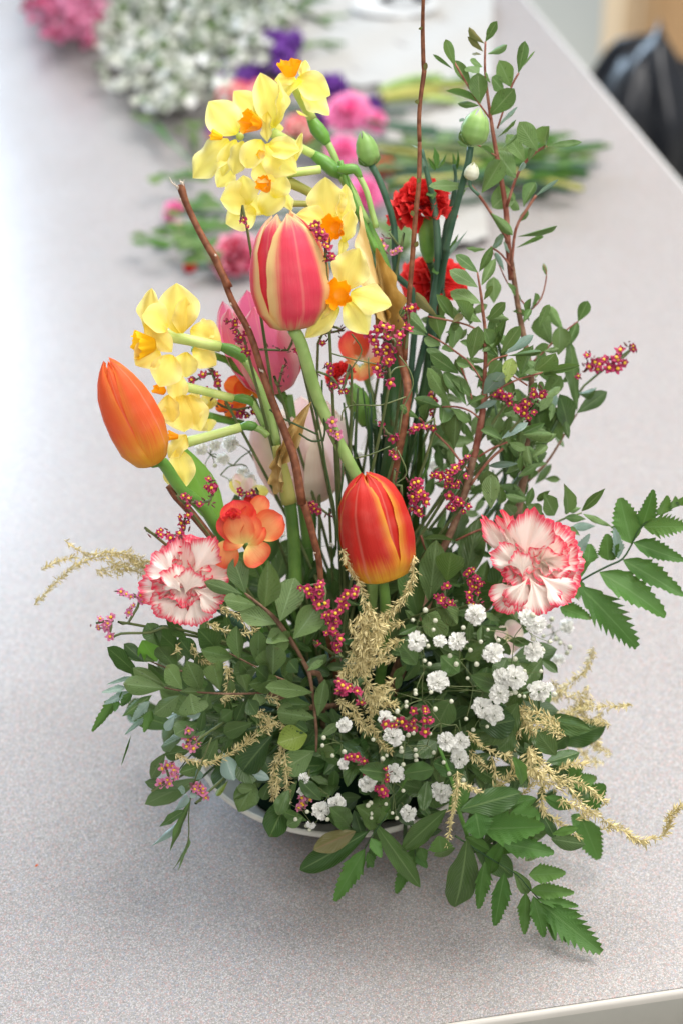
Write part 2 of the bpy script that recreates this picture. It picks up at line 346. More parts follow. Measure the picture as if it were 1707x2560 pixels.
def place_blade(name, key, mat, parent, b, t, width, nrm=None, tilt=.5, label=None):
    b = Vector(b); t = Vector(t); d = t - b; L = max(d.length, 1e-4); d.normalize()
    n = Vector(nrm) if nrm is not None else (BACK + Vector((0, 0, .35)) + Vector([random.uniform(-1, 1) for _ in range(3)]) * tilt)
    n = n - d * n.dot(d)
    if n.length < 1e-3: n = Vector((0, 0, 1)) - d * d.z
    n.normalize(); s = d.cross(n)
    Mx = Matrix(((s.x * width, d.x * L, n.x * L, b.x), (s.y * width, d.y * L, n.y * L, b.y), (s.z * width, d.z * L, n.z * L, b.z), (0, 0, 0, 1)))
    return part(name, get_leaf(key, mat, name), parent, Mx, label=label)
def camv(r, u, b): return RIGHT * r + UPV * u + BACK * b

def leaves(t, F, Y, data, mat='leaf', key='obov', name='leaf', jy=.007, tj=.012, tilt=.42, wk=1.0):
    for i, e in enumerate(data):
        bx, by, tx, ty, wd = e[:5]; m2 = e[5] if len(e) > 5 and e[5] else mat; k2 = e[6] if len(e) > 6 and e[6] else key
        y0 = Y + random.uniform(-jy, jy) - (e[7] if len(e) > 7 else 0)
        b = F(bx, by, y0); tp = F(tx, ty, y0 + random.uniform(-tj, tj * .6))
        place_blade(name, k2, m2, t, b, tp, F.m(wd, y0) * wk * 1.12 * random.uniform(.86, 1.14), tilt=tilt)
def stem(t, F, Y, pts, w, mat, name='stem', n=7, Y2=None):
    Y2 = Y if Y2 is None else Y2; k = len(pts)
    w = list(w) if isinstance(w, (list, tuple)) else [w]
    P3 = [F(p[0], p[1], (p[2] if len(p) > 2 else Y + (Y2 - Y) * i / max(1, k - 1))) for i, p in enumerate(pts)]
    rad = [F.m(a, Y) / 2 for a in w]; rad = rad * k if len(rad) == 1 else rad
    return tube_part(name, P3, rad, M[mat], t, n)
# ================================================================== table, floor, surroundings
def box_mesh(name, pts_bottom, h, mat, inset=.0):
    bm = MB(); n = len(pts_bottom); b = np.array([tuple(p) for p in pts_bottom]); t = b + np.array([0, 0, h])
    bm.grid(np.stack([b, t]), closed=True)
    if n == 4: bm.grid(np.array([[t[0], t[1]], [t[3], t[2]]])); bm.grid(np.array([[b[0], b[3]], [b[1], b[2]]]))
    return bm.mesh(name, mat, False)
e1 = PZ(1000 * 1.0887, 2352 * 1.0887); e2 = PZ(1568 * 1.0887, 2267 * 1.0887)          # near edge of the table
r1 = PZ(1205 * 1.0887, 0); r2 = PZ(1568 * 1.0887, 432 * 1.0887)                       # right edge of the table
def isect(a, b, c, d):
    r = b - a; s = d - c; k = ((c.x - a.x) * s.y - (c.y - a.y) * s.x) / (r.x * s.y - r.y * s.x); return a + r * k
corner = isect(e1, e2, r1, r2); corner.z = 0
eu = (e1 - e2).normalized(); ru = (r1 - r2).normalized()
A0 = corner; A1 = corner + eu * 1.9; A3 = corner + ru * 3.2; A2 = A1 + ru * 3.2
tb = thing('table', 'long grey speckled laminate table with pale edge band, under the flower arrangement', 'table', corner)
down = Vector((0, 0, -.030))
part('table_top', box_mesh('table_top', [A0 + down, A3 + down, A2 + down, A1 + down][::-1], .030, M['table']), tb)
# a rounded edge band round the two visible sides
def band(name, a, b, out):
    prof = [(0, -.0005), (.0012, .0006), (.0026, .0004), (.0036, -.0010), (.0040, -.0030), (.0040, -.030), (.0, -.034)]
    X = np.array([[tuple(a + out * q + Vector((0, 0, z))) for q, z in prof], [tuple(b + out * q + Vector((0, 0, z))) for q, z in prof]])
    mb = MB(); mb.grid(X[:, :5]); mb.grid(X[:, 4:], 1); return part(name, mb.mesh(name, [M['edge_lip'], M['edge']]), tb)
on = Vector((eu.y, -eu.x, 0)); on = on if on.dot(corner - A3) > 0 else -on
orr = Vector((ru.y, -ru.x, 0)); orr = orr if orr.dot(corner - A1) > 0 else -orr
band('edge_band', A0, A1, on); band('edge_band', A0, A3, orr)
for q in (A0, A1, A2, A3):
    ctr = (A0 + A2) * .5; p = q + (ctr - q) * .09
    mb = MB(); mb.tube([p + Vector((0, 0, -.03)), p + Vector((0, 0, -.4)), p + Vector((0, 0, -.735))], .02, 10); part('leg', mb.mesh('leg', M['edge']), tb)
fl = bpy.data.objects.new('floor', box_mesh('floor', [(-8, -4, -.76), (8, -4, -.76), (8, 12, -.76), (-8, 12, -.76)], .02, M['floor'])); C.objects.link(fl); fl['kind'] = 'structure'

# pine cabinet and black bag behind the table
cab = thing('wooden_cabinet', 'light pine wooden cabinet side at the top right corner behind the black bag', 'cabinet', (1.05, 2.6, -.74))
x0 = PR(1600, 60, 2.6).x
for k in range(4):
    a = x0 + k * .125
    part('plank', box_mesh('plank', [(a + .002, 2.6, -.74), (a + .121, 2.6, -.74), (a + .121, 2.64, -.74), (a + .002, 2.64, -.74)], 1.6, M['wood']), cab)
part('back_panel', box_mesh('back_panel', [(x0, 2.65, -.74), (x0 + .5, 2.65, -.74), (x0 + .5, 3.1, -.74), (x0, 3.1, -.74)], 1.6, M['wood']), cab)
def bag():
    t = thing('black_bag', 'shiny black fabric bag or coat hung beside the table at the right edge', 'bag', (.6, 1.75, -.74))
    Y = 1.75; pass
    cx = PR(1625, 300, Y).x; top = PR(1500, 125, Y).z; nv, nu = 60, 90
    v = np.linspace(0, 1, nv)[:, None]; th = np.linspace(0, 2 * math.pi, nu, endpoint=False)[None, :]
    rx = .085 * (np.clip(v * 9.0, 0, 1) ** .3) * (1 + .6 * np.clip(v * 2, 0, 1)); ry = .10 * np.clip(v * 9, 0, 1) ** .5
    wr = 1 + .07 * np.sin(th * 5 + v * 9) + .05 * np.sin(th * 11 - v * 14 + 1) + .03 * np.sin(v * 40 + th * 3)
    X = np.stack([cx + rx * np.cos(th) * wr, Y + ry * np.sin(th) * wr, top - v * .80 + .03 * np.cos(th + 2.2) * (1 - v) + .02 * np.sin(th * 3) * (1 - v)], -1)
    mb = MB(); mb.grid(X, closed=True); part('bag_body', mb.mesh('bag_body', M['bag']), t)
    mb = MB(); a = np.array([cx, Y - .09, top - .07])
    mb.tube([a + np.array([-.07, 0, 0]), a + np.array([-.02, -.03, -.09]), a + np.array([.05, -.02, -.12]), a + np.array([.10, .0, -.03])], .011, 8); part('strap', mb.mesh('strap', M['bag']), t)
bag()

# ================================================================== bowl
bw = thing('bowl', 'shallow white glazed bowl holding the flower arrangement, its rim showing at lower left', 'bowl', (0, 0, 0))
bc = PZ(786 * 1.0887, 1690 * 1.0887, .034)
prof = [(0, .003), (.036, .003), (.040, .0), (.044, .003), (.060, .016), (.0745, .028), (.0790, .0325), (.0787, .0348), (.0770, .0345), (.074, .031), (.060, .020), (.044, .009), (0, .007)]
th = np.linspace(0, 2 * math.pi, 72, endpoint=False)
X = np.array([[(bc.x + q * math.cos(t), bc.y + q * math.sin(t), z) for t in th] for q, z in prof[:6]])
mb = MB(); mb.grid(X, closed=True); part('bowl_body', mb.mesh('bowl_body', M['bowl']), bw)
X = np.array([[(bc.x + q * math.cos(t), bc.y + q * math.sin(t), z) for t in th] for q, z in prof[5:9]]); mb = MB(); mb.grid(X, closed=True); part('rim', mb.mesh('rim', M['bowl']), bw)
X = np.array([[(bc.x + q * math.cos(t), bc.y + q * math.sin(t), z) for t in th] for q, z in prof[8:]]); mb = MB(); mb.grid(X, closed=True); part('bowl_inside', mb.mesh('bowl_inside', M['bowl']), bw)
fo = thing('floral_foam', 'dark green block of floral foam in the white bowl under all the stems', 'floral foam', (bc.x, bc.y, .012))
n = 40; th = np.linspace(0, 2 * math.pi, n, endpoint=False)
X = []
for q, z in [(.001, .012), (.045, .012), (.052, .02), (.052, .05), (.046, .060), (.03, .063), (.001, .064)]:
    X.append([(bc.x + q * (abs(math.cos(t)) ** .6 * np.sign(math.cos(t))), bc.y + q * (abs(math.sin(t)) ** .6 * np.sign(math.sin(t))), z) for t in th])
mb = MB(); mb.grid(np.array(X), closed=True); part('foam_block', mb.mesh('foam_block', M['foam']), fo)
HUB = Vector((bc.x, bc.y, .055))
def foot(dx=0., dy=0.): return HUB + Vector((dx + random.uniform(-.02, .02), dy + random.uniform(-.02, .02), 0))

# ================================================================== tulips
def frame_to(z, hint=None):
    z = z.normalized(); h = Vector(hint) if hint is not None else BACK; x = h - z * h.dot(z); x.normalize(); y = z.cross(x); return x, y, z
def tulip(label, base, tip, W, mat, phi=30, prof=None, hw=None, kc=.10, flare=0., open_=0., Ls=None, leafy=None, stem_pts=None, sw=.0028, smat='stem', group=None, seed=0, zlen=None, crease=0.0):
    rs = random.Random(seed); base = Vector(base); tip = Vector(tip); L = (tip - base).length
    t = thing('tulip', label, 'tulip', base, group)
    x, y, z = frame_to(tip - base)
    prof = prof or ([0, .03, .08, .2, .38, .55, .72, .85, .94, 1], [.10, .38, .60, .90, 1.0, .97, .84, .62, .38, .12])
    hw = hw or ([0, .1, .3, .5, .7, .85, .94, 1], [86, 76, 68, 64, 60, 54, 44, 12])
    order = [1, 3, 5, 0, 2, 4]
    for k in order:
        outer = k % 2 == 0; a0 = R(phi + k * 60 + rs.uniform(-4, 4)); lk = 1.0 if Ls is None else Ls[k]
        v = np.linspace(0, 1, 26)[:, None]; u = np.linspace(-1, 1, 19)[None, :]
        r = W / 2 * np.interp(v, *prof) * (1.0 if outer else .885); r = r * (1 + open_ * v ** 2)
        H = np.interp(v, *hw) * math.pi / 180 * (1 if outer else .95)
        zz = L * lk * np.interp(v, [0, .03, .08, .2, 1], [0, .006, .04, .17, 1])
        au = np.abs(u)
        ang = a0 + u * H + .03 * np.sin(v * 7 + k)
        Rr = r * (1 - kc * au ** 2.2 * (1 if outer else .5)) + flare * W * au ** 4 * np.sin(np.pi * np.clip(v, 0, 1)) * (1 if outer else 0)
        Rr = Rr * (1 + .012 * np.sin(v * 11 + u * 5 + k * 2)) - crease * W * np.exp(-(u / .10) ** 2) * np.sin(np.pi * v) - crease * .5 * W * np.exp(-((au - .45) / .12) ** 2) * np.sin(np.pi * v)
        Rr = Rr * (1 + .035 * np.sin(v * 3.1 + k * 1.7) * u) * (1 + .02 * np.sin(v * 23 + k) * au ** 3)
        zz = zz - L * .02 * au * v + L * .006 * np.sin(u * 9 + k) * v ** 4
        p = np.stack([Rr * np.cos(ang), Rr * np.sin(ang), zz + 0 * u], -1)
        B = np.array([tuple(x), tuple(y), tuple(z)]); Wd = p @ B + np.array(tuple(base))
        part('petal', MB().grid(Wd).mesh('petal', M[mat]), t)
    if stem_pts: tube_part('stem', [base + z * L * .01] + stem_pts, sw, M[smat], t, 10)
    return t

tulip('large pink-red tulip with broad cream petal edges, tallest of the tulips, at the centre', Z4(540, 1135, -.035), Z4(470, 300, -.035), Z4.m(520), 'tulip_pink', phi=22, flare=.035, kc=.04,
      prof=([0, .03, .08, .2, .38, .55, .72, .85, .94, 1], [.10, .36, .60, .88, 1.0, .99, .90, .74, .54, .30]), hw=([0, .1, .3, .5, .7, .85, .94, 1], [80, 68, 58, 53, 49, 43, 32, 8]), Ls=[.98, .96, 1.0, .93, .97, .98], seed=1,
      stem_pts=[Z4(600, 1240, -.032), Z8(300, 620, -.02), Z8(480, 1000, -.015), Z8(640, 1320, -.008), Z8(740, 1640, .0), HUB + Vector((.012, .01, 0))], sw=.0031, smat='stem')
tulip('orange tulip shading to yellow at its base, leaning out at far left', Z5(455, 1335, -.03), Z5(130, 610, -.045), Z5.m(398), 'tulip_orange', phi=52, kc=.08, seed=2, hw=([0, .1, .3, .5, .7, .85, .94, 1], [84, 72, 60, 55, 51, 45, 34, 8]),
      Ls=[.99, 1.0, .97, .98, 1.0, .97], stem_pts=[Z5(530, 1340, -.025), Z5(660, 1530, -.02), Z9(1120, 440, -.01), foot(-.02)], sw=.0030, smat='ovary')
tulip('red tulip with yellow base and furrowed petals, lowest tulip in front at the centre', Z8(800, 2015, -.05), Z8(660, 1200, -.055), Z8.m(590), 'tulip_red', phi=-28, kc=.10, seed=3, crease=.022, hw=([0, .1, .3, .5, .7, .85, .94, 1], [82, 68, 56, 52, 50, 48, 38, 8]),
      prof=([0, .03, .08, .2, .38, .55, .72, .85, .94, 1], [.22, .55, .76, .96, 1.0, .97, .88, .70, .46, .12]), stem_pts=[Z8(820, 2180, -.047), Z0(882, 1480, -.03), foot(.01)], sw=.0026, smat='stem_mid')
tulip('rose pink tulip partly opened, hidden behind the brown twig and the large tulip', Z5(1320, 830, .03), Z5(1130, 180, .02), Z5.m(520), 'tulip_rose', phi=5, kc=.04, open_=.35, prof=([0, .03, .08, .2, .38, .55, .72, .85, .94, 1], [.10, .34, .56, .82, .98, 1.0, .96, .86, .74, .62]),  hw=([0, .1, .3, .5, .7, .85, .94, 1], [80, 66, 54, 48, 42, 32, 20, 3]), seed=4, flare=.03,
      stem_pts=[Z5(1380, 900, .03), Z5(1430, 1060, .03), foot(-.01, .01)], sw=.0028, smat='stem_mid')
tulip('pale pink and cream tulip in the shade below the other blooms, behind the twig', Z8(200, 1420, .045), Z8(130, 680, .04), Z8.m(760), 'tulip_white', phi=50, kc=.02, open_=.3, prof=([0, .03, .08, .2, .38, .55, .72, .85, .94, 1], [.10, .34, .56, .82, .98, 1.0, .96, .86, .74, .62]),  hw=([0, .1, .3, .5, .7, .85, .94, 1], [80, 66, 54, 50, 44, 32, 20, 3]), seed=5, flare=.02,
      stem_pts=[Z8(250, 1600, .04), foot(-.01, .01)], sw=.0028, smat='stem_mid')

# ================================================================== daffodils
CORM = {}
def corona_mesh(mat, seed):
    if (mat, seed) in CORM: return CORM[(mat, seed)]
    rs = np.random.RandomState(seed); nv, nu = 9, 48; v = np.linspace(0, 1, nv)[:, None]; th = np.linspace(0, 2 * np.pi, nu, endpoint=False)[None, :]
    r = .22 + .28 * v ** .8 + v ** 2 * (.05 * np.sin(th * 9 + rs.rand() * 6) + .05 * np.sin(th * 5 + rs.rand() * 6) + .025 * np.sin(th * 17))
    z = v * .9 + v ** 2 * (.07 * np.sin(th * 6 + 2) + .04 * np.sin(th * 13))
    X = np.stack([r * np.cos(th), r * np.sin(th), z + 0 * th], -1); bot = np.zeros((1, nu, 3))
    m = MB().grid(np.vstack([bot, X]), closed=True).mesh('corona', M[mat]); CORM[(mat, seed)] = m; return m
def floret(t, F, Y, petals, mat='daff', cor=None, tube=None, ovary=None, pedicel=None, tw=60, ow=90, pw=50, cc=None, tmat='tube_pale', dy=.0011):
    fl = None
    if tube:
        mb = MB(); pp = [F(a, b, Y + .004 + .003 * i) for i, (a, b) in enumerate(tube)]
        mb.tube(pp, [F.m(tw * (1.15 if i == 0 else .95)) / 2 for i in range(len(pp))], 10); fl = part('floret', mb.mesh('floret_tube', M[tmat]), t)
    else:
        a, b = cc or petals[0][:2]
        mb = MB(); mb.tube([F(a, b, Y + .012), F(a, b, Y + .004)], F.m(tw) / 2, 8); fl = part('floret', mb.mesh('floret_tube', M[tmat]), t)
    if ovary:
        pp = [F(a, b, Y + .010) for a, b in ovary]; k = len(pp); rad = [F.m(ow) / 2 * q for q in ([.62, 1.0, .95, .5] if k == 4 else [.66, 1.0, .55] if k == 3 else [.7, .7])]
        mb = MB(); mb.tube(pp, rad, 10); part('ovary', mb.mesh('ovary', M['ovary']), fl)
    if pedicel: stem(fl, F, Y + .010, pedicel, pw, 'stem', 'pedicel')
    for i, e in enumerate(petals):
        bx, by, tx, ty, wd = e[:5]; nr = camv(*e[5]) if len(e) > 5 and e[5] else None; k = e[6] if len(e) > 6 else 'tepal'
        y0 = Y - i * dy
        place_blade('tepal', k, mat, fl, F(bx, by, y0), F(tx, ty, y0 - random.uniform(-.002, .004)), F.m(wd) * (1.5 if mat == 'daff_lo' else 1.12), nr if nr is not None else camv(random.uniform(-.5, .5), random.uniform(-.2, .6), 1), label=None)
    if cor:
        x, y, dia, ht, face = cor[:5]; cm = cor[5] if len(cor) > 5 else 'corona'
        z = camv(*face).normalized(); ax, ay, az = frame_to(z, (.3, .2, 1)); s = F.m(dia) * .86 ; h = F.m(ht); o = F(x, y, Y - len(petals) * dy - .001) - z * h * .3
        Mx = Matrix(((ax.x * s, ay.x * s, az.x * h, o.x), (ax.y * s, ay.y * s, az.y * h, o.y), (ax.z * s, ay.z * s, az.z * h, o.z), (0, 0, 0, 1)))
        part('corona', corona_mesh(cm, random.randrange(4)), fl, Mx)
    return fl
du = thing('daffodil', 'tall stem of seven yellow daffodils with orange cups, its head above the large tulip', 'daffodil', foot(.01, .01))
Y = .015
floret(du, Z3, Y + .015, [(870, 470, 890, 460, 90), (800, 230, 700, 225, 90), (880, 300, 1075, 470, 150), (850, 210, 1085, 330, 175), (880, 200, 905, 80, 75), (880, 230, 690, 540, 150, (-.5, .4, 1)), (840, 215, 690, 225, 90)], cor=(800, 165, 190, 110, (-.1, .85, .45)), tube=[(840, 270), (890, 380), (955, 500)], tw=80, ovary=[(945, 490), (985, 560), (1030, 620), (1062, 670)], ow=115, pedicel=[(1055, 650), (1100, 740), (1150, 860), (1240, 1010), (1300, 1160)], pw=50)
floret(du, Z3, Y + .02, [(590, 500, 405, 300, 165), (660, 560, 755, 560, 70)], cc=(620, 540))
floret(du, Z3, Y + .008, [(400, 850, 290, 980, 130), (430, 600, 232, 372, 230), (560, 500, 600, 175, 60), (370, 640, 110, 905, 240), (420, 640, 330, 900, 120)], cor=(300, 620, 90, 90, (-.9, .2, .3), 'corona_y'), cc=(450, 620))
floret(du, Z3, Y + .002, [(690, 560, 592, 172, 185, (.2, 0, 1)), (690, 545, 690, 210, 110, (.8, 0, 1)), (640, 440, 640, 660, 95, (-.7, .2, .7))], cor=(555, 530, 185, 130, (-.8, .15, .6)), tube=[(672, 590), (820, 670), (970, 750)], tw=68, ovary=[(960, 745), (1040, 800), (1110, 860), (1160, 900)], ow=110, pedicel=[(1150, 890), (1240, 1040), (1330, 1230)], pw=60)
floret(du, Z3, Y - .006, [(830, 800, 885, 590, 60), (580, 780, 690, 940, 200), (640, 690, 870, 720, 150), (470, 650, 400, 890, 150, (-.6, 0, 1)), (600, 690, 850, 870, 210), (600, 640, 490, 840, 170, (-.2, .3, 1), 'round')], cor=(600, 740, 70, 60, (-.1, -.3, 1), 'corona_y'), cc=(640, 720), tube=[(700, 880), (850, 870), (1010, 850)], tw=66, ovary=[(1130, 850), (1190, 850), (1250, 850), (1290, 910)], ow=78, pedicel=[(1270, 880), (1330, 1000), (1370, 1150), (1400, 1260)], pw=42, tmat='tube_pale')
floret(du, Z3, Y - .002, [(760, 1000, 815, 1140, 70), (480, 1050, 350, 950, 150), (520, 1050, 310, 1060, 210), (560, 1130, 350, 1230, 190), (500, 1100, 470, 890, 170), (690, 1050, 760, 890, 150, (.3, .2, 1))], cor=(630, 975, 130, 110, (-.3, .4, .9)), cc=(620, 1060), tube=[(770, 930), (880, 980), (990, 1040)], tw=75, tmat='olive')
floret(du, Z3, Y - .003, [(640, 1150, 440, 1060, 150, (-.2, .5, 1), 'round'), (600, 1160, 760, 1010, 180, (.2, .4, 1), 'round')], cc=(620, 1150), tube=[(750, 1090), (870, 1090), (990, 1095)], tw=48, tmat='olive')
# two faces towards the camera, right of the large tulip
floret(du, Z4, -.012, [(800, 380, 770, 60, 235, (-.1, .1, 1)), (880, 400, 905, 110, 105, (.5, .1, 1)), (790, 390, 562, 325, 150), (890, 480, 830, 725, 95, (.7, 0, .8)), (900, 520, 955, 290, 115, (.5, 0, 1))], cor=(832, 420, 205, 120, (-.35, -.15, .9)), cc=(840, 400))
floret(du, Z4, -.030, [(890, 850, 1000, 560, 230, (-.1, .2, 1)), (940, 880, 1230, 955, 190, (.1, .4, 1)), (910, 930, 1060, 1165, 165, (.1, -.1, 1)), (860, 970, 628, 1190, 125, (.1, -.3, 1)), (820, 920, 672, 1055, 110, (-.4, 0, .9))], cor=(865, 885, 225, 130, (-.25, -.05, 1)), cc=(880, 900))
stem(du, Z1, .02, [(1480, 700), (1510, 800), (1545, 900), (1600, 1010), (1640, 1100)], [26, 26, 30, 34], 'ovary', 'main_stem')
stem(du, Z3, .03, [(1160, 880), (1250, 1060), (1330, 1230), (1420, 1420), (1500, 1700)], [70, 60, 70, 100], 'stem_mid', 'main_stem')
tube_part('main_stem', [Z4(1060, 560, .03), Z4(1120, 700, .03), Z4(1230, 1000, .03), Z8(900, 200, .03), Z8(880, 700, .03), Z8(870, 1200, .02), foot(.01, .01)], [.004, .0055, .006, .0055, .006, .006, .005], M['strap'], du)
place_blade('spathe', 'crumple', 'papery', du, Z4(1230, 1140, .012), Z4(1010, 265, .015), Z4.m(120), camv(-.3, 0, 1))
place_blade('spathe', 'crumple', 'papery', du, Z4(1200, 1180, .010), Z4(1120, 560, .012), Z4.m(90), camv(.3, 0, 1))

dl = thing('daffodil', 'lower left stem of six yellow daffodils seen from behind, beside the orange tulip', 'daffodil', foot(-.015, .01))
Y = -.008
floret(dl, Z5, Y + .02, [(800, 420, 880, 380, 110), (720, 400, 935, 485, 140), (740, 530, 905, 650, 130), (690, 560, 690, 740, 130)], mat='daff_lo', cc=(740, 450), tube=[(735, 530), (860, 575), (1000, 625)], tw=56, tmat='ovary', ovary=[(985, 620), (1050, 655), (1110, 695), (1150, 720)], ow=100, pedicel=[(1130, 700), (1190, 780), (1225, 920), (1260, 1080), (1310, 1230)], pw=48)
floret(dl, Z5, Y, [(430, 430, 440, 115, 120, (-.4, 0, 1)), (640, 430, 620, 85, 190, (-.1, .1, 1)), (660, 430, 700, 180, 110, (.5, 0, 1)), (500, 540, 335, 660, 140), (590, 580, 500, 805, 150), (560, 400, 375, 310, 170, (-.2, .6, .8), 'round'), (400, 360, 580, 570, 120, (-.3, -.2, 1))], mat='daff_lo', cor=(425, 510, 230, 150, (-.75, -.1, .3), 'corona_y'), tube=[(535, 440), (700, 475), (930, 525)], tw=82, ovary=[(925, 520), (1000, 545), (1065, 580), (1110, 640)], ow=90, pedicel=[(1090, 610), (1160, 720), (1240, 900), (1290, 1060), (1330, 1210)], pw=56)
floret(dl, Z5, Y + .004, [(600, 720, 610, 640, 60), (700, 860, 790, 1115, 140), (650, 860, 680, 1120, 190), (620, 700, 640, 935, 95, (.2, 0, 1)), (560, 860, 600, 1050, 110)], mat='daff_lo', cor=(520, 830, 110, 80, (-.6, .5, .4)), tube=[(635, 795), (800, 830), (1020, 885)], tw=66, ovary=[(1015, 880), (1080, 885), (1130, 900), (1165, 940)], ow=70, pedicel=[(1150, 910), (1200, 1000), (1240, 1080)], pw=44)
floret(dl, Z5, Y + .03, [(790, 900, 690, 880, 100), (840, 960, 850, 830, 80), (840, 960, 890, 860, 80), (830, 1030, 860, 1115, 80), (800, 1000, 730, 1100, 120), (800, 960, 740, 880, 110)], mat='daff_lo', cc=(830, 1000), tube=[(840, 1010), (940, 1030), (1090, 1065)], tw=62, tmat='ovary')
floret(dl, Z5, Y - .002, [(690, 1140, 560, 1300, 120, (-.4, .5, .8)), (590, 1340, 605, 1515, 90), (630, 1240, 680, 1515, 125, (.2, 0, 1))], mat='daff_lo', cor=(610, 1150, 80, 80, (-.9, .1, .2)), tube=[(660, 1200), (850, 1150), (1070, 1088)], tw=72, ovary=[(1060, 1090), (1120, 1075), (1165, 1085), (1180, 1100)], ow=72, pedicel=[(1160, 1085), (1220, 1110), (1260, 1150)], pw=50)
stem(dl, Z5, -.0, [(1320, 1215), (1350, 1350), (1380, 1480), (1410, 1620)], [66, 100, 112, 116], 'olive', 'main_stem')
stem(dl, ZB, .0, [(830, 780), (880, 1000), (915, 1300), (930, 1600), (940, 1900)], [125, 130, 135, 140], 'stem_mid', 'main_stem')
place_blade('spathe', 'crumple', 'papery', dl, ZB(760, 620, -.006), ZB(1090, 20, -.004), ZB.m(150), camv(.2, 0, 1))
place_blade('spathe', 'crumple', 'papery', dl, ZB(790, 900, -.006), ZB(800, 430, -.008), ZB.m(150), camv(-.1, 0, 1))

# ================================================================== carnations
FAN = {}
def fan_mesh(mat, seed):
    if (mat, seed) in FAN: return FAN[(mat, seed)]
    rs = np.random.RandomState(seed + 11); nv, nu = 10, 33; v = np.linspace(0, 1, nv)[:, None]; u = np.linspace(-1, 1, nu)[None, :]
    ha = .70 + .14 * rs.rand(); edge = 1 + .045 * np.abs(np.mod(u * 11 + rs.rand(), 1) * 2 - 1) - .05 * np.abs(np.mod(u * 4 + rs.rand(), 1) * 2 - 1) - .10 * u ** 4
    r = v * (1 + (edge - 1) * v ** 4); a = u * ha * (.25 + .75 * np.clip(v * 1.5, 0, 1)); p1, p2 = rs.rand(2) * 6.28; am = .09 + .09 * rs.rand()
    z = am * v ** 2 * np.sin(u * (5 + 3 * rs.rand()) + p1) + .035 * v ** 5 * np.sin(u * 17 + p2) + (rs.rand() * .34 - .17) * v ** 3 + .12 * v * np.abs(u) * v
    X = np.stack([r * np.sin(a), r * np.cos(a), z], -1); m = MB().grid(X).mesh('petal', M[mat]); FAN[(mat, seed)] = m; return m
def bloom(t, c, face, rad, mat, layers, seed=0, name='petal', jit=.2, sq=1.0):
    rs = random.Random(seed); z = Vector(face).normalized(); x, y, z = frame_to(z, (.1, .3, 1)); B = Matrix((x, y, z)).transposed()
    for li, (n, el, sc, lift) in enumerate(layers):
        for k in range(n):
            az = 2 * math.pi * (k + .5 * (li % 2) + rs.uniform(-jit, jit)) / n; e = R(el + rs.uniform(-14, 14)); s = rad * sc * rs.uniform(.84, 1.10)
            M3 = B @ (Matrix.Rotation(az, 3, 'Z') @ Matrix.Rotation(e, 3, 'X') @ Matrix.Rotation(rs.uniform(-.25, .25), 3, 'Y'))
            m4 = M3.to_4x4() @ Matrix.Diagonal((s * sq, s, s, 1)); m4.translation = Vector(c) + z * lift * rad
            part(name, fan_mesh(mat, rs.randrange(7)), t, m4)
FULL = [(8, 2, 1.0, 0), (9, 20, .97, .03), (9, 38, .88, .06), (8, 54, .78, .08), (7, 70, .64, .12), (5, 84, .50, .16)]
def carnation(label, F, Y, cx, cy, rpx, mat, face, layers=FULL, seed=0, stem_pts=None, calyx=None, smat='stem_blue', cat='carnation', jit=.2, sw=.0021):
    c = F(cx, cy, Y); t = thing('carnation', label, cat, c); f = camv(*face).normalized(); rad = F.m(rpx, Y)
    bloom(t, c - f * rad * .35, f, rad, mat, layers, seed, jit=jit)
    if calyx: tube_part('calyx', [F(a, b, Y + .004) for a, b in calyx[0]], [F.m(q, Y) / 2 for q in calyx[1]], M['calyx'], t, 10)
    if stem_pts: tube_part('stem', stem_pts, sw, M[smat], t, 8)
    return t
cl = carnation('white carnation with ragged pink-red petal edges, at left above the dark leaves', Z9, -.045, 900, 660, 235, 'carn_pw', (-.15, .35, .9), seed=3, stem_pts=[Z9(950, 760, -.02), Z9(1250, 1000, -.01), foot(-.02)],
          jit=.38, layers=[(6, -2, 1.05, 0), (6, 20, 1.0, .02), (6, 42, .92, .04), (5, 58, .82, .10), (4, 74, .70, .14)])
cr = carnation('white carnation with ragged pink-red petal edges, the large bloom at right beside the fern', Z10, -.040, 745, 590, 275, 'carn_pw', (.30, .25, .85), seed=8, jit=.42, stem_pts=[Z10(650, 620, -.015), Z10(450, 900, -.0), foot(.02)],
          layers=[(6, -4, 1.10, 0), (5, 18, 1.04, .02), (6, 40, .92, .04), (5, 56, .84, .1), (4, 74, .72, .14)])
def fans(t, F, Y, lst, mat):
    for i, (bx, by, tx, ty, wd, nr) in enumerate(lst):
        y0 = Y - .0015 * i; b = F(bx, by, y0); tp = F(tx, ty, y0 - .004); d = tp - b; L = d.length; d.normalize(); n = camv(*nr); n = (n - d * n.dot(d)).normalized(); s_ = d.cross(n); w_ = F.m(wd) / 1.35
        part('petal', fan_mesh(mat, i % 7), t, Matrix(((s_.x * w_, d.x * L, n.x * L, b.x), (s_.y * w_, d.y * L, n.y * L, b.y), (s_.z * w_, d.z * L, n.z * L, b.z), (0, 0, 0, 1))))
fans(cl, Z9, -.044, [(900, 760, 860, 470, 300, (0, .3, 1)), (880, 760, 640, 760, 240, (-.3, .2, 1)), (960, 720, 1190, 700, 260, (.3, .3, 1)), (880, 800, 720, 900, 200, (-.2, 0, 1)), (900, 810, 830, 965, 230, (-.1, -.1, 1)), (930, 800, 1040, 955, 250, (.1, -.1, 1)), (950, 760, 1140, 850, 230, (.2, .1, 1)), (960, 680, 1080, 470, 240, (.2, .4, 1)), (860, 700, 720, 580, 240, (-.3, .4, 1)), (910, 800, 960, 640, 200, (.3, .6, .8)), (890, 790, 800, 650, 210, (-.1, .7, .8))], 'carn_pw')
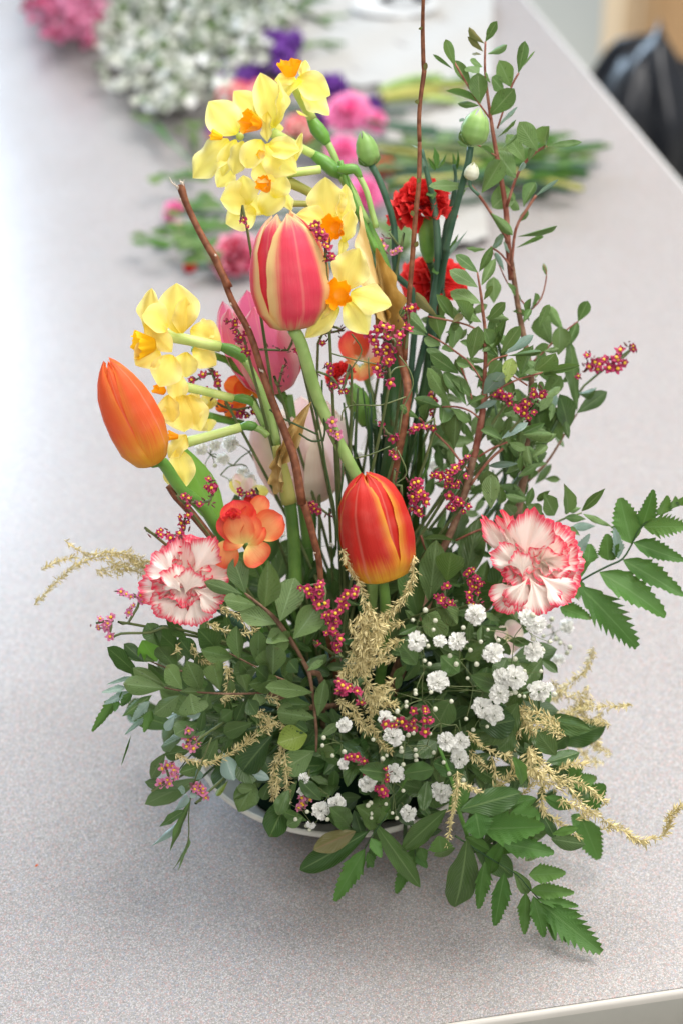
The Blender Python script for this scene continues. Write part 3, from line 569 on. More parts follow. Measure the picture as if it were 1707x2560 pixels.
fans(cr, Z10, -.040, [(570, 640, 375, 350, 150, (-.2, .1, 1)), (600, 620, 500, 320, 130, (.2, .1, 1)), (600, 640, 700, 290, 300, (0, .3, 1)), (620, 720, 440, 880, 230, (-.1, -.2, 1)), (640, 700, 560, 900, 240, (.1, -.1, 1)), (600, 640, 440, 540, 200, (-.3, .1, 1)), (650, 700, 760, 910, 280, (0, 0, 1)), (700, 680, 900, 840, 230, (.3, 0, 1)), (640, 700, 540, 860, 170, (-.2, 0, 1)), (610, 700, 590, 530, 150, (-.2, .5, 1))], 'carn_pw')
carnation('bright red carnation seen from the side, behind the tall thin twig', Z6, .055, 385, 385, 215, 'carn_red', (-.1, .75, .35), seed=5, layers=[(9, -8, 1.0, 0), (9, 12, .95, .05), (9, 30, .9, .1), (8, 48, .85, .14), (7, 66, .75, .2), (5, 82, .65, .25)],
          calyx=([(425, 500), (430, 580), (440, 720), (450, 800)], [110, 120, 105, 50]), stem_pts=[Z6(450, 790, .06), Z6(480, 1000, .06), Z8(1050, 900, .05), foot(.02, .02)], smat='stem_dark')
carnation('red carnation half hidden below the other red one, behind the leafy branch', Z6, .070, 480, 880, 215, 'carn_red', (0, .5, .7), seed=6, layers=[(8, 0, 1.0, 0), (8, 25, .9, .05), (7, 50, .75, .1), (5, 75, .55, .2)], stem_pts=[Z6(520, 900, .07), Z6(500, 1300, .06), foot(.02, .02)], smat='stem_dark')
carnation('small red carnation with green calyx, low in the middle behind the pale green stem', ZE, .035, 250, 720, 165, 'carn_red', (-.5, .5, .4), seed=9, layers=[(7, 5, 1.0, 0), (7, 30, .95, .05), (6, 55, .85, .1), (5, 75, .7, .2)],
          calyx=([(360, 850), (430, 960), (490, 1090), (530, 1230)], [140, 240, 240, 110]), stem_pts=[ZE(530, 1220, .04), ZE(650, 1500, .04), foot(.01, .02)], smat='stem_dark')

# spray of coral flowers (rounded petals, few of them)
def rosette(label, F, Y, petals, core=None, stem_pts=None, mat='coral', name='freesia', cat='flower'):
    c = F(petals[0][0], petals[0][1], Y); t = thing(name, label, cat, c)
    for i, e in enumerate(petals):
        bx, by, tx, ty, wd, nr = e[:6]; mm = e[6] if len(e) > 6 else mat
        place_blade('petal', 'round', mm, t, F(bx, by, Y - i * .0010), F(tx, ty, Y - i * .0010 - (e[7] if len(e) > 7 else 0)), F.m(wd), camv(*nr))
    if core:
        x, y, r = core[:3]; bloom(t, F(x, y, Y - len(petals) * .001 - .002), camv(-.1, .8, .5), F.m(r), 'coral_deep', [(5, 50, 1, 0), (5, 65, .9, .05), (5, 80, .8, .1)], 4)
    if stem_pts: tube_part('stem', stem_pts, .0016, M['stem_mid'], t, 7)
rosette('coral orange flower with a tight cup and six rounded open petals, left of centre', ZB, -.052,
        [(520, 1140, 640, 940, 190, (.2, .1, 1)), (560, 1330, 815, 1130, 310, (.2, .2, 1)), (380, 1220, 330, 975, 330, (0, .5, .7), 'coral_deep'), (420, 1220, 500, 1040, 190, (.6, .3, .8), 'coral_deep'),
         (300, 1370, 230, 1650, 270, (-.2, -.2, 1)), (470, 1420, 620, 1600, 290, (.1, .2, 1)), (440, 1400, 230, 1450, 150, (-.1, .4, .9)), (480, 1420, 640, 1240, 130, (.5, .4, .8)),
         (420, 1400, 200, 1130, 230, (-.5, .1, .8), 'coral_deep', -.002), (440, 1400, 540, 1130, 200, (.4, .1, .9), 'coral', .002), (430, 1410, 350, 1110, 290, (-.05, -.1, 1), 'coral', .006)], core=(330, 1190, 130), stem_pts=[ZB(430, 1400, -.045), ZB(600, 1700, -.03), foot(-.015)])
rosette('coral orange flower half hidden behind the lower daffodils', Z5, .035, [(1150, 850, 950, 790, 170, (0, .3, 1)), (1150, 860, 1060, 750, 200, (0, .3, 1)), (1150, 850, 1250, 800, 180, (0, .3, 1)), (1120, 900, 900, 970, 120, (0, .2, 1)), (1130, 880, 960, 1010, 110, (0, .2, 1))], stem_pts=[Z5(1150, 860, .04), Z5(1300, 1300, .04), foot(-.01, .01)], mat='orange')
rosette('coral and pink flower behind the statice in the middle of the arrangement', ZE, .060, [(450, 600, 330, 300, 330, (0, .3, 1), 'coral_deep'), (480, 600, 560, 330, 260, (0, .3, 1), 'tulip_white'), (500, 620, 700, 560, 260, (.2, .3, 1)), (480, 640, 560, 760, 260, (0, 0, 1)), (450, 640, 330, 720, 220, (0, 0, 1)), (560, 640, 1000, 720, 110, (.2, .2, 1), 'orange')], stem_pts=[ZE(480, 640, .065), ZE(620, 1300, .05), foot(.01, .02)])
rosette('yellow, pink and white striped flower low behind the coral bloom', ZB, .02, [(430, 930, 290, 800, 130, (0, .2, 1), 'daff'), (440, 930, 350, 720, 150, (0, .2, 1), 'tulip_white'), (480, 930, 680, 900, 140, (0, .2, 1), 'daff'), (460, 940, 500, 760, 170, (0, .2, 1), 'tulip_white'), (430, 960, 560, 1050, 130, (0, .3, 1), 'carn_red')], stem_pts=[ZB(450, 950, .03), ZB(600, 1500, .02), foot(-.01)])
rosette('pale cream flower deep in the baby\'s breath under the right carnation', Z13, .01, [(900, 400, 1000, 320, 170, (0, .3, 1), 'tulip_white'), (900, 410, 820, 360, 130, (0, .3, 1), 'tulip_white'), (900, 420, 960, 500, 130, (0, .3, 1), 'tulip_white')], stem_pts=[Z13(900, 420, .012), Z13(700, 700, 0), foot(.02)])

def bud(label, F, Y, base, tip, wd, stem_pts, sw=.0018, mat='bud', cat='flower bud'):
    b = F(*base, Y); tp = F(*tip, Y); t = thing('carnation_bud', label, cat, b)
    x, y, z = frame_to(tp - b); L = (tp - b).length; W = F.m(wd, Y)
    for k in range(5):
        v = np.linspace(0, 1, 16)[:, None]; u = np.linspace(-1, 1, 9)[None, :]; a = 2 * math.pi * k / 5 + .3 + u * .72 * np.interp(v, [0, .7, 1], [1, 1, .3])
        r = W / 2 * np.interp(v, [0, .05, .2, .45, .7, .9, 1], [.25, .6, .95, 1.0, .8, .38, .06]) * (1 + .05 * (1 - np.abs(u)) + .03 * (k % 2))
        Xw = np.stack([r * np.cos(a), r * np.sin(a), L * v + 0 * u], -1) @ np.array([tuple(x), tuple(y), tuple(z)]) + np.array(tuple(b))
        part('sepal', MB().grid(Xw).mesh('sepal', M[mat]), t)
    for k in range(4):
        a = k * math.pi / 2 + .4; o = b + (x * math.cos(a) + y * math.sin(a)) * W * .28
        place_blade('bract', 'oval', 'leaf_up', t, b - z * L * .03, o + z * L * .33 + (x * math.cos(a) + y * math.sin(a)) * W * .22, W * .42, x * math.cos(a) + y * math.sin(a))
    tube_part('stem', stem_pts, sw, M['stem_blue'], t, 8)
    return t
tb1 = bud('plump pale green bud in front of the leafy branch at upper right', Z2, .03, (655, 632), (695, 468), 118, [Z2(653, 640, .03), Z2(640, 720, .03), Z6(640, 380, .035), Z6(560, 700, .04), Z6(500, 1000, .045), foot(.02, .02)])
tb2 = bud('dark green bud on a thin stem left of the red carnation', Z2, .045, (220, 720), (180, 568), 92, [Z2(222, 720, .045), Z2(262, 800, .045), Z2(320, 980, .045), Z2(330, 1200, .045), ZE(1000, 300, .05), foot(.01, .02)])
t = bud('small cream bud at the end of the red side twig beside the pale green bud', Z2, .028, (650, 785), (668, 706), 62, [Z2(650, 785, .028), Z2(655, 815, .028), Z2(690, 850, .028)], .0009, 'cream')
cs = thing('broken_stem', 'dark blue-green carnation stem with nodes and a broken top, right of the tall twig', 'plant stem', foot(.02, .02))
stem(cs, Z6, .045, [(400, 60), (425, 180), (460, 330), (490, 500), (505, 700), (500, 900), (470, 1100), (470, 1437)], [26, 34, 42, 46, 50, 52, 56, 50], 'stem_blue')
for a, b, c, d, ww in [(440, 340, 470, 370, 50), (490, 820, 500, 880, 60), (400, 60, 330, 30, 10), (425, 190, 400, 110, 26), (500, 850, 700, 590, 30), (480, 330, 470, 390, 45)]:
    place_blade('leaf', 'lance', 'leaf_pale' if ww < 40 else 'fern', cs, Z6(a, b, .045), Z6(c, d, .042), Z6.m(ww))
cs = thing('broken_stem', 'grey-green carnation stem topped by two small pointed tufts behind the red carnation', 'plant stem', foot(.02, .02))
stem(cs, Z6, .05, [(610, 160), (620, 250), (600, 420), (570, 560), (540, 760), (520, 1000)], [24, 22, 40, 60, 60, 46], 'stem_blue')
for a, b, c, d, ww in [(620, 215, 600, 80, 26), (615, 210, 635, 60, 22), (500, 190, 480, 40, 60), (500, 190, 560, 90, 26), (490, 200, 440, 110, 30), (600, 400, 620, 470, 60), (600, 400, 680, 350, 36), (590, 440, 700, 310, 22), (590, 600, 620, 500, 18), (560, 730, 640, 610, 26)]:
    place_blade('leaf', 'lance', 'fern', cs, Z6(a, b, .052), Z6(c, d, .05), Z6.m(ww))
# ================================================================== bare twigs
tw = thing('bare_twig', 'long thin bare brown twig rising out of the top of the picture', 'twig', foot(.0))
stem(tw, ZD, .005, [(922, -260), (922, 0), (918, 240), (925, 540), (930, 600), (900, 820), (888, 1000), (892, 1180)], [26, 30, 34, 38, 42, 36, 36, 36], 'twig')
stem(tw, Z6, .005, [(385, 0), (385, 120), (380, 300), (360, 480), (340, 760), (320, 1000), (300, 1250), (290, 1437)], [26, 30, 32, 34, 34, 34, 36], 'twig')
for F, a, b, c, d in [(ZD, 940, 590, 950, 520), (ZD, 905, 250, 900, 225), (ZD, 880, 870, 870, 830), (Z6, 345, 500, 335, 460), (Z6, 370, 280, 392, 250), (Z6, 360, 700, 375, 660)]:
    place_blade('bud_scale', 'oval', 'leaf_red', tw, F(a, b, .003), F(c, d, .002), .0022)
tube_part('stem', [ZE(780, 290, .005), ZE(900, 700, .006), ZE(880, 1300, .0), HUB], .0022, M['twig'], tw)
tw = thing('bare_twig', 'thick bare brown twig with a broken pale tip, slanting up to the left', 'twig', foot(-.01))
stem(tw, ZA, -.030, [(490, 840), (500, 920), (560, 1100), (700, 1400), (830, 1640), (930, 1800), (1000, 1960), (1120, 2195)], [85, 110, 88, 86, 96, 108, 100, 100], 'twig')
stem(tw, Z5, -.030, [(935, 0), (1010, 200), (1130, 420), (1215, 680), (1290, 900), (1390, 1150), (1450, 1330), (1500, 1624)], [42, 46, 48, 50, 56, 60, 64, 66], 'twig')
stem(tw, ZB, -.028, [(1010, 1000), (1060, 1150), (1130, 1420), (1170, 1600), (1190, 1900)], [86, 78, 74, 66, 60], 'twig')
tube_part('stem', [ZB(1190, 1880, -.028), ZB(1230, 2200, -.02), HUB], .0016, M['twig'], tw)
for F, a, b, w_ in [(ZA, 490, 815, 70), (ZA, 480, 1040, 34), (ZA, 945, 1770, 48), (Z5, 1000, 225, 26), (Z5, 1135, 385, 24), (Z5, 1215, 690, 34), (ZB, 1125, 1500, 40), (ZB, 905, 760, 30)]:
    c = F(a, b, -.033); r = F.m(w_) / 2; mb = MB()
    for q in range(5): mb.tube([c + Vector([random.uniform(-r, r) for _ in range(3)]) * .4, c + Vector([random.uniform(-r, r) for _ in range(3)])], [r * .35, r * .1], 5)
    part('bud_scar', mb.mesh('bud_scar', M['bark_pale']), tw)
for a, b, c, d in [(380, 830, 335, 745), (440, 900, 400, 810), (500, 850, 470, 770), (510, 850, 530, 780)]:
    tube_part('splinter', [ZA(460 if a < 450 else a, 880, -.031), ZA(a, b, -.031), ZA(c, d, -.032)], [.0004, .0003, .0001], M['bark_pale'], tw, 4)
tw = thing('cut_twig', 'short cut brown twig end below the orange tulip at left', 'twig', foot(-.02))
stem(tw, Z5, -.018, [(560, 1495), (620, 1570), (720, 1680), (900, 1900)], [40, 62, 60, 50], 'twig')

# ================================================================== leafy branches
def branch(label, cat='leafy branch', name='leafy_branch', group=None): return thing(name, label, cat, foot(.01), group)
b1 = branch('tall leafy branch with small oval leaves and red side twigs, rising to the top right')
stem(b1, Z2, .045, [(718, 180), (716, 300), (728, 420), (748, 560), (768, 680), (790, 800), (808, 920), (815, 1050), (832, 1219)], [9, 11, 13, 17, 20, 22, 25, 27, 30], 'redstem')
stem(b1, Z7, .045, [(850, -20), (870, 120), (905, 350), (935, 500), (975, 700), (985, 800), (965, 1100), (950, 1250), (940, 1400), (900, 1568)], [34, 36, 38, 40, 40, 42, 40, 46, 56, 60], 'brownstem')
tube_part('stem', [Z7(900, 1560, .045), Z10(520, 560, .04), Z10(300, 1000, .03), HUB + Vector((.03, .02, 0))], .003, M['brownstem'], b1)
for pts, w_ in [([(742, 520), (690, 450), (640, 370), (582, 270)], 9), ([(770, 560), (800, 470), (835, 370), (863, 318)], 9), ([(812, 900), (850, 778), (890, 710), (940, 660), (985, 635)], 13), ([(822, 1060), (750, 940), (690, 850), (655, 808)], 13), ([(832, 1160), (850, 1000), (900, 910), (940, 850)], 13), ([(765, 680), (700, 640), (640, 610)], 7), ([(840, 1180), (790, 1110), (740, 1075)], 9)]:
    stem(b1, Z2, .043, pts, w_, 'redstem', 'side_twig')
leaves(b1, Z2, .042, [(715, 190, 650, 118, 34, 'leaf_red'), (718, 182, 770, 92, 44), (708, 225, 640, 160, 28, 'leaf_red'), (728, 235, 812, 192, 34), (700, 237, 658, 234, 15, 'leaf_red'), (705, 292, 650, 262, 40), (690, 320, 640, 290, 60), (585, 290, 545, 172, 34), (575, 300, 490, 237, 18),
    (655, 380, 578, 262, 46), (695, 450, 688, 315, 76), (690, 450, 537, 400, 30), (690, 460, 595, 450, 26), (740, 360, 720, 315, 30), (862, 318, 890, 178, 52), (828, 378, 775, 260, 64), (868, 305, 935, 220, 8), (800, 405, 745, 335, 62), (735, 505, 845, 385, 80), (765, 560, 860, 465, 16, 'leaf_pale'), (775, 540, 850, 480, 14), (770, 600, 850, 520, 14), (790, 650, 870, 575, 16),
    (945, 658, 865, 530, 72), (982, 635, 1005, 545, 76, None, 'round'), (985, 637, 1140, 618, 28), (892, 705, 810, 585, 62), (850, 775, 765, 655, 76), (905, 700, 930, 640, 34), (855, 755, 885, 708, 22, 'leaf_pale'), (702, 840, 785, 700, 82), (748, 905, 832, 828, 78, None, 'round'), (832, 860, 872, 915, 48), (885, 900, 940, 800, 54), (935, 855, 1040, 780, 18, 'leaf_pale'),
    (855, 970, 900, 910, 32), (858, 1030, 1025, 980, 24), (852, 1080, 968, 1032, 20), (650, 812, 470, 812, 56), (742, 928, 838, 1025, 40), (720, 1085, 636, 1078, 24), (745, 1080, 800, 1030, 56), (625, 525, 605, 518, 20), (755, 690, 690, 640, 26), (640, 640, 596, 612, 26), (830, 1110, 800, 1050, 24, 'leaf_pale'), (800, 1180, 760, 1100, 20, 'leaf_pale')], 'leaf_up')
b2 = branch('leafy branch with grey-green oval leaves and red bark, just right of the tulips')
stem(b2, Z6, .012, [(762, 860), (785, 1000), (800, 1130), (815, 1260), (815, 1400)], [12, 18, 22, 24, 28], 'redstem')
stem(b2, Z7, .012, [(680, 480), (685, 620), (680, 760), (675, 900), (655, 1060), (620, 1240), (590, 1360), (560, 1500)], [30, 26, 28, 36, 48, 50, 50, 54], 'redstem')
stem(b2, Z8, .010, [(1510, 1080), (1460, 1300), (1380, 1550), (1290, 1760), (1200, 1910), (1120, 2190)], [58, 60, 62, 64, 68, 80], 'brownstem')
tube_part('stem', [Z8(1120, 2180, .01), Z13(300, 200, .0), HUB + Vector((.02, -.01, 0))], .0038, M['brownstem'], b2)
for F, pts, w_ in [(Z6, [(800, 1265), (700, 1210), (560, 1175), (440, 1153)], 13), (Z7, [(662, 790), (580, 670), (470, 585), (390, 530), (310, 485)], 13), (Z7, [(650, 1040), (590, 990), (500, 960), (400, 960)], 13), (Z7, [(690, 700), (740, 650), (830, 622)], 13), (Z7, [(695, 905), (800, 828), (900, 780), (1060, 735)], 13), (Z7, [(640, 1285), (740, 1225), (830, 1190)], 15), (Z7, [(590, 1470), (660, 1370), (730, 1290), (800, 1230)], 20), (Z7, [(570, 1370), (510, 1300), (430, 1200), (250, 1030)], 15), (Z7, [(600, 920), (575, 830), (525, 700)], 13), (Z7, [(960, 820), (900, 780), (850, 750)], 12), (Z10, [(210, 480), (330, 425), (440, 392), (525, 388)], 14), (Z8, [(1200, 1900), (1140, 1800), (1100, 1690)], 22)]:
    stem(b2, F, .008, pts, w_, 'redstem', 'side_twig')
leaves(b2, Z6, .008, [(765, 865, 620, 750, 84), (765, 962, 580, 850, 88), (775, 860, 862, 690, 60), (790, 950, 885, 770, 60), (805, 1045, 865, 950, 40), (785, 1068, 585, 990, 96), (790, 1190, 650, 1090, 92), (828, 1180, 948, 1060, 70), (505, 1155, 370, 990, 76, 'leaf_red'), (598, 1165, 487, 1005, 80), (705, 1195, 600, 1040, 84), (600, 1190, 672, 1138, 40, 'leaf_red'), (435, 1262, 285, 1105, 84), (430, 1278, 240, 1205, 84), (520, 1295, 490, 1150, 98), (525, 1342, 412, 1298, 74), (605, 1352, 625, 1200, 96), (850, 1350, 800, 1230, 90)], 'leaf_up')
leaves(b2, Z7, .006, [(480, 600, 395, 585, 55), (735, 580, 830, 370, 66, None, None, -.02), (700, 560, 790, 330, 80, None, None, -.02), (590, 650, 640, 430, 110), (788, 610, 915, 430, 76), (815, 612, 1000, 490, 60, 'leaf_pale'), (830, 626, 1045, 600, 34), (775, 640, 640, 540, 44), (700, 660, 580, 642, 36), (510, 742, 320, 612, 90), (585, 695, 492, 668, 50), (700, 770, 785, 660, 84), (450, 942, 312, 705, 84), (560, 948, 410, 735, 92), (600, 900, 460, 780, 80, 'leaf'), (398, 962, 215, 900, 66), (410, 965, 390, 1078, 104, None, 'round'), (465, 968, 590, 1050, 76), (560, 955, 690, 890, 40), (620, 972, 762, 918, 40, 'leaf_pale'),
    (820, 805, 860, 640, 92, 'leaf_yellow'), (905, 762, 828, 690, 52), (920, 750, 1000, 570, 112), (1010, 722, 1145, 600, 112), (1050, 742, 1308, 690, 48), (1060, 752, 1180, 775, 34), (940, 742, 1018, 720, 40), (795, 790, 732, 760, 48), (670, 880, 800, 740, 120, 'leaf_pale', None, -.01), (800, 1182, 650, 1118, 60), (785, 1172, 965, 1062, 54, 'leaf_pale'), (830, 1170, 1072, 1065, 52), (835, 1190, 950, 1242, 60), (930, 1140, 1120, 1140, 70), (705, 1345, 908, 1330, 40, 'leaf_pale'), (250, 1035, 130, 950, 50), (290, 1050, 330, 930, 84, 'leaf'), (480, 1240, 500, 1010, 100, 'leaf', None, -.01), (430, 1150, 440, 1040, 90, 'leaf', None, -.01), (700, 1180, 780, 1010, 120, 'leaf', None, -.01), (730, 1560, 700, 1370, 112, 'leaf', None, -.01)], 'leaf_up')
leaves(b2, Z10, .0, [(420, 290, 420, 85, 104, 'leaf'), (210, 485, 20, 480, 30, 'leaf'), (70, 640, 10, 450, 40, 'leaf'), (400, 840, 540, 610, 150, 'leaf_dark')])
b3 = branch('dark leaved branch arching out at the right edge of the foliage')
stem(b3, Z7, .055, [(960, 1445), (1080, 1330), (1160, 1210), (1235, 1080), (1285, 1003)], [26, 18, 16, 14, 10], 'brownstem')
stem(b3, Z7, .05, [(960, 700), (1110, 555), (1200, 470), (1290, 400)], [16, 14, 12, 8], 'redstem', 'side_twig')
stem(b3, Z7, .05, [(920, 430), (975, 335), (1050, 250), (1085, 100), (1065, 30)], [14, 14, 11, 9, 6], 'redstem', 'side_twig')
stem(b3, Z7, .05, [(975, 330), (920, 265), (830, 150), (770, 20), (730, -60)], [12, 11, 10, 8, 6], 'redstem', 'side_twig')
leaves(b3, Z7, .048, [(1282, 1000, 1482, 860, 106, 'leaf_dark'), (1285, 985, 1245, 530, 84, 'leaf_dark'), (1290, 870, 1400, 840, 86, 'leaf_dark'), (1225, 1112, 1160, 870, 130, 'leaf_dark'), (1180, 1180, 1100, 950, 116, 'leaf_dark'), (1075, 1010, 1150, 875, 64, 'leaf_pale'), (1290, 402, 1355, 268, 70), (1195, 462, 1105, 300, 80), (1120, 555, 1045, 372, 116, 'leaf'), (1160, 620, 1165, 430, 110, 'leaf'), (1210, 590, 1285, 400, 60), (1180, 802, 1300, 735, 60, 'leaf_up'), (1090, 1330, 950, 1350, 50), (975, 322, 1003, 210, 58), (922, 267, 830, 150, 50), (1085, 105, 1065, 20, 30), (970, 400, 848, 343, 26), (740, 282, 740, 108, 100), (1050, 1150, 1000, 900, 150, 'leaf_dark'), (1100, 800, 1030, 620, 110, 'leaf_dark'), (1060, 900, 1180, 760, 100, 'leaf'), (980, 1240, 900, 1100, 130, 'leaf_dark'), (930, 1300, 1090, 1260, 80, 'leaf_dark'), (860, 1000, 900, 840, 110, 'leaf_dark'), (780, 1250, 870, 1120, 120, 'leaf_dark'), (900, 1400, 830, 1180, 110, 'leaf_dark'), (960, 1200, 1110, 1120, 80, 'leaf')], 'leaf_up')
b4 = branch('short leafy sprig with pointed light green leaves above the right carnation')
stem(b4, Z10, .01, [(560, 640), (740, 440), (830, 362), (962, 315)], [20, 16, 14, 10], 'thin_stem')
leaves(b4, Z10, .008, [(875, 322, 855, 138, 86), (960, 306, 1103, 168, 48), (970, 322, 1148, 400, 34), (800, 330, 735, 198, 100), (860, 342, 988, 352, 42), (858, 398, 952, 452, 44, 'leaf'), (900, 400, 1045, 395, 50, 'leaf_pale', None, -.01), (720, 330, 640, 260, 80, 'leaf'), (560, 330, 500, 260, 90, 'leaf'), (880, 300, 960, 285, 40), (860, 430, 930, 500, 50, 'leaf')], 'leaf_up', 'lance')

# lower left sprays
b5 = branch('spray of dark speckled oval leaves hanging over the front left of the bowl')
stem(b5, Z11, -.06, [(1090, -30), (1200, 50), (1290, 130), (1380, 260), (1450, 385), (1495, 470)], [16, 20, 22, 26, 30, 34], 'brownstem')
stem(b5, Z11, -.065, [(1495, 470), (1520, 600), (1535, 750), (1545, 860), (1543, 990)], [30, 22, 22, 22, 16], 'brownstem')
stem(b5, Z9, -.06, [(1265, 790), (1400, 900), (1500, 1020), (1568, 1120)], [14, 20, 26, 30], 'brownstem', 'side_twig')
tube_part('stem', [Z11(1495, 470, -.06), Z12(480, 1100, -.045), HUB + Vector((-.01, -.03, 0))], .0014, M['brownstem'], b5)
leaves(b5, Z9, -.062, [(1268, 790, 1195, 585, 128), (1382, 872, 1400, 575, 124), (1250, 798, 1022, 722, 76), (1330, 862, 1142, 825, 92), (1452, 975, 1238, 905, 116), (1475, 955, 1560, 700, 150), (1500, 1000, 1410, 1060, 90)], 'leaf')
leaves(b5, Z12, -.066, [(160, 635, 275, 295, 175), (262, 772, 445, 515, 165), (230, 790, 70, 775, 108), (100, 1055, 100, 835, 140), (412, 1195, 42, 1155, 130), (402, 1295, 125, 1290, 90), (432, 1395, 145, 1350, 135), (372, 1530, 128, 1600, 165, 'leaf_yellow'), (425, 1655, 165, 1810, 165, 'leaf_up'), (440, 1655, 590, 1650, 90), (455, 1380, 510, 1085, 92), (470, 1545, 615, 1440, 60), (370, 1025, 500, 940, 50, 'leaf_up'), (340, 940, 285, 942, 14), (380, 1500, 290, 1440, 100, 'leaf_dark'), (60, 1100, -40, 1000, 120, 'leaf_dark'), (300, 1040, 230, 950, 120, 'leaf_dark'), (560, 690, 380, 590, 150, 'leaf_dark', None, -.015)], 'leaf', wk=1.15)
b6 = branch('leafy spray reaching to the left with rounded dark green leaves, below the left carnation')
stem(b6, Z11, -.055, [(1240, 600), (1100, 612), (940, 612), (760, 602), (640, 590), (555, 572)], [18, 16, 15, 14, 12, 9], 'brownstem')
tube_part('stem', [Z11(1240, 600, -.055), Z11(1500, 700, -.04), HUB], .0016, M['brownstem'], b6)
leaves(b6, Z11, -.058, [(552, 577, 288, 545, 104), (555, 556, 348, 438, 82), (670, 582, 570, 428, 112), (790, 592, 698, 390, 112), (917, 592, 880, 430, 124), (650, 624, 478, 742, 112), (722, 612, 750, 745, 160), (655, 598, 822, 605, 66), (950, 622, 848, 668, 46), (840, 610, 820, 700, 80), (1090, 600, 1060, 500, 90), (1150, 612, 1180, 690, 90)], 'leaf', wk=1.2)
b7 = branch('small leaved spray between the left carnation and the hanging spray')
stem(b7, Z11, -.05, [(1340, 525), (1240, 485), (1150, 438), (1040, 380), (950, 335)], [16, 14, 13, 11, 8], 'brownstem')
leaves(b7, Z11, -.053, [(1042, 382, 1030, 158, 90), (1162, 432, 1170, 202, 104), (1252, 482, 1262, 300, 112), (1000, 372, 782, 320, 104), (960, 345, 905, 430, 90, 'leaf_up'), (1155, 452, 1002, 480, 120), (1290, 512, 1088, 548, 104), (1340, 500, 1400, 400, 110, 'leaf_dark'), (1220, 510, 1180, 600, 90, 'leaf_dark'), (1050, 400, 1110, 480, 90, 'leaf_dark'), (1370, 265, 1238, 250, 104)], 'leaf', wk=1.15)
b8 = branch('dark oval leaves spreading out at the far left of the foliage')
stem(b8, Z11, -.03, [(900, 500), (700, 470), (560, 440), (420, 380), (380, 350)], [16, 14, 12, 10, 8], 'brownstem')
leaves(b8, Z11, -.032, [(385, 495, 178, 308, 112, 'leaf_dark'), (420, 400, 288, 285, 76, 'leaf_dark'), (505, 402, 405, 258, 126, 'bright'), (492, 402, 308, 345, 68, 'leaf_up'), (640, 460, 510, 310, 130, 'leaf_dark'), (430, 560, 350, 440, 80), (520, 300, 440, 150, 130, 'leaf_dark'), (640, 330, 470, 180, 140, 'leaf_dark'), (700, 260, 560, 110, 150, 'leaf_dark'), (760, 400, 650, 250, 140, 'leaf_dark'), (900, 330, 760, 180, 140, 'leaf_dark'), (860, 470, 780, 350, 130, 'leaf_dark'), (550, 500, 440, 400, 90, 'leaf_dark')], 'leaf')
b9 = branch('thin drooping sprig with narrow pale leaves hanging below the pink statice at left')
stem(b9, Z11, -.075, [(860, 900), (790, 1080), (735, 1230), (712, 1400), (712, 1540), (680, 1660), (610, 1760)], [12, 11, 10, 10, 9, 7, 4], 'thin_stem')
leaves(b9, Z11, -.078, [(702, 1272, 608, 1388, 62, 'leaf_pale'), (692, 1372, 520, 1482, 76), (665, 1440, 462, 1612, 54, 'leaf_pale'), (722, 1312, 588, 1645, 58), (716, 1552, 620, 1745, 22), (700, 1600, 640, 1780, 16), (720, 1290, 780, 1250, 40, 'leaf_pale'), (690, 1250, 640, 1230, 60, 'leaf_pale')], 'leaf_up', 'lance', tilt=.35)
b10 = branch('broad dark leaves at the lower left, covering the near side of the bowl')
stem(b10, Z11, -.06, [(1300, 800), (1100, 850), (900, 900), (740, 1000), (620, 1150)], [20, 18, 16, 12, 8], 'thin_dark')
stem(b10, Z11, -.055, [(1350, 900), (1200, 1050), (1100, 1140), (1050, 1200)], [16, 14, 12, 9], 'thin_dark')
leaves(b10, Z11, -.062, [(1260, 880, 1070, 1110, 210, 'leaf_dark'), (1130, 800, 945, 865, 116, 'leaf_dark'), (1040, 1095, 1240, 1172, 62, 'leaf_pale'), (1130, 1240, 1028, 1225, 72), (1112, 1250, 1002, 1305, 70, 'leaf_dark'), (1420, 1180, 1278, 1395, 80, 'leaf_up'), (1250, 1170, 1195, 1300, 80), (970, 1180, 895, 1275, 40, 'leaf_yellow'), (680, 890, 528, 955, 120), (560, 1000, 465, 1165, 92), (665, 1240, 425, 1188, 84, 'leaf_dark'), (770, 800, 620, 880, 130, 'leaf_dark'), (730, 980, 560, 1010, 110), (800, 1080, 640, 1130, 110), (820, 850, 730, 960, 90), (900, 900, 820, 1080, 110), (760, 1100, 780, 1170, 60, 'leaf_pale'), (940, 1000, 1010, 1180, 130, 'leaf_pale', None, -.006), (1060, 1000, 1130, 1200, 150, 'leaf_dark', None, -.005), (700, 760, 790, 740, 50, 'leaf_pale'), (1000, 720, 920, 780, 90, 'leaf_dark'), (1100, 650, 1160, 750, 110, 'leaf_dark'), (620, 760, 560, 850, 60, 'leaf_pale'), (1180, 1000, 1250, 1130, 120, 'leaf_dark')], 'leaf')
ff = thing('fern_frond', 'pale silvery fern frond drooping at the far left edge of the foliage', 'fern', foot(-.02))
stem(ff, Z11, -.05, [(600, 560), (430, 590), (300, 600), (200, 700), (100, 850)], [12, 10, 9, 7, 4], 'fern' if False else 'thin_stem', 'rachis')
leaves(ff, Z11, -.052, [(340, 500, 180, 552, 34, 'leaf_pale'), (310, 570, 145, 605, 50, 'leaf_pale'), (280, 600, 82, 860, 92), (330, 600, 160, 680, 70, 'leaf_pale'), (470, 622, 275, 762, 62, 'leaf_up', 'lance'), (460, 660, 345, 790, 90, 'leaf_pale'), (350, 600, 270, 690, 60), (470, 720, 420, 865, 70), (440, 760, 296, 880, 44, 'leaf_pale'), (338, 880, 272, 1080, 16), (250, 660, 230, 730, 50)], 'fern', 'fern', 'leaflet', tilt=.3)

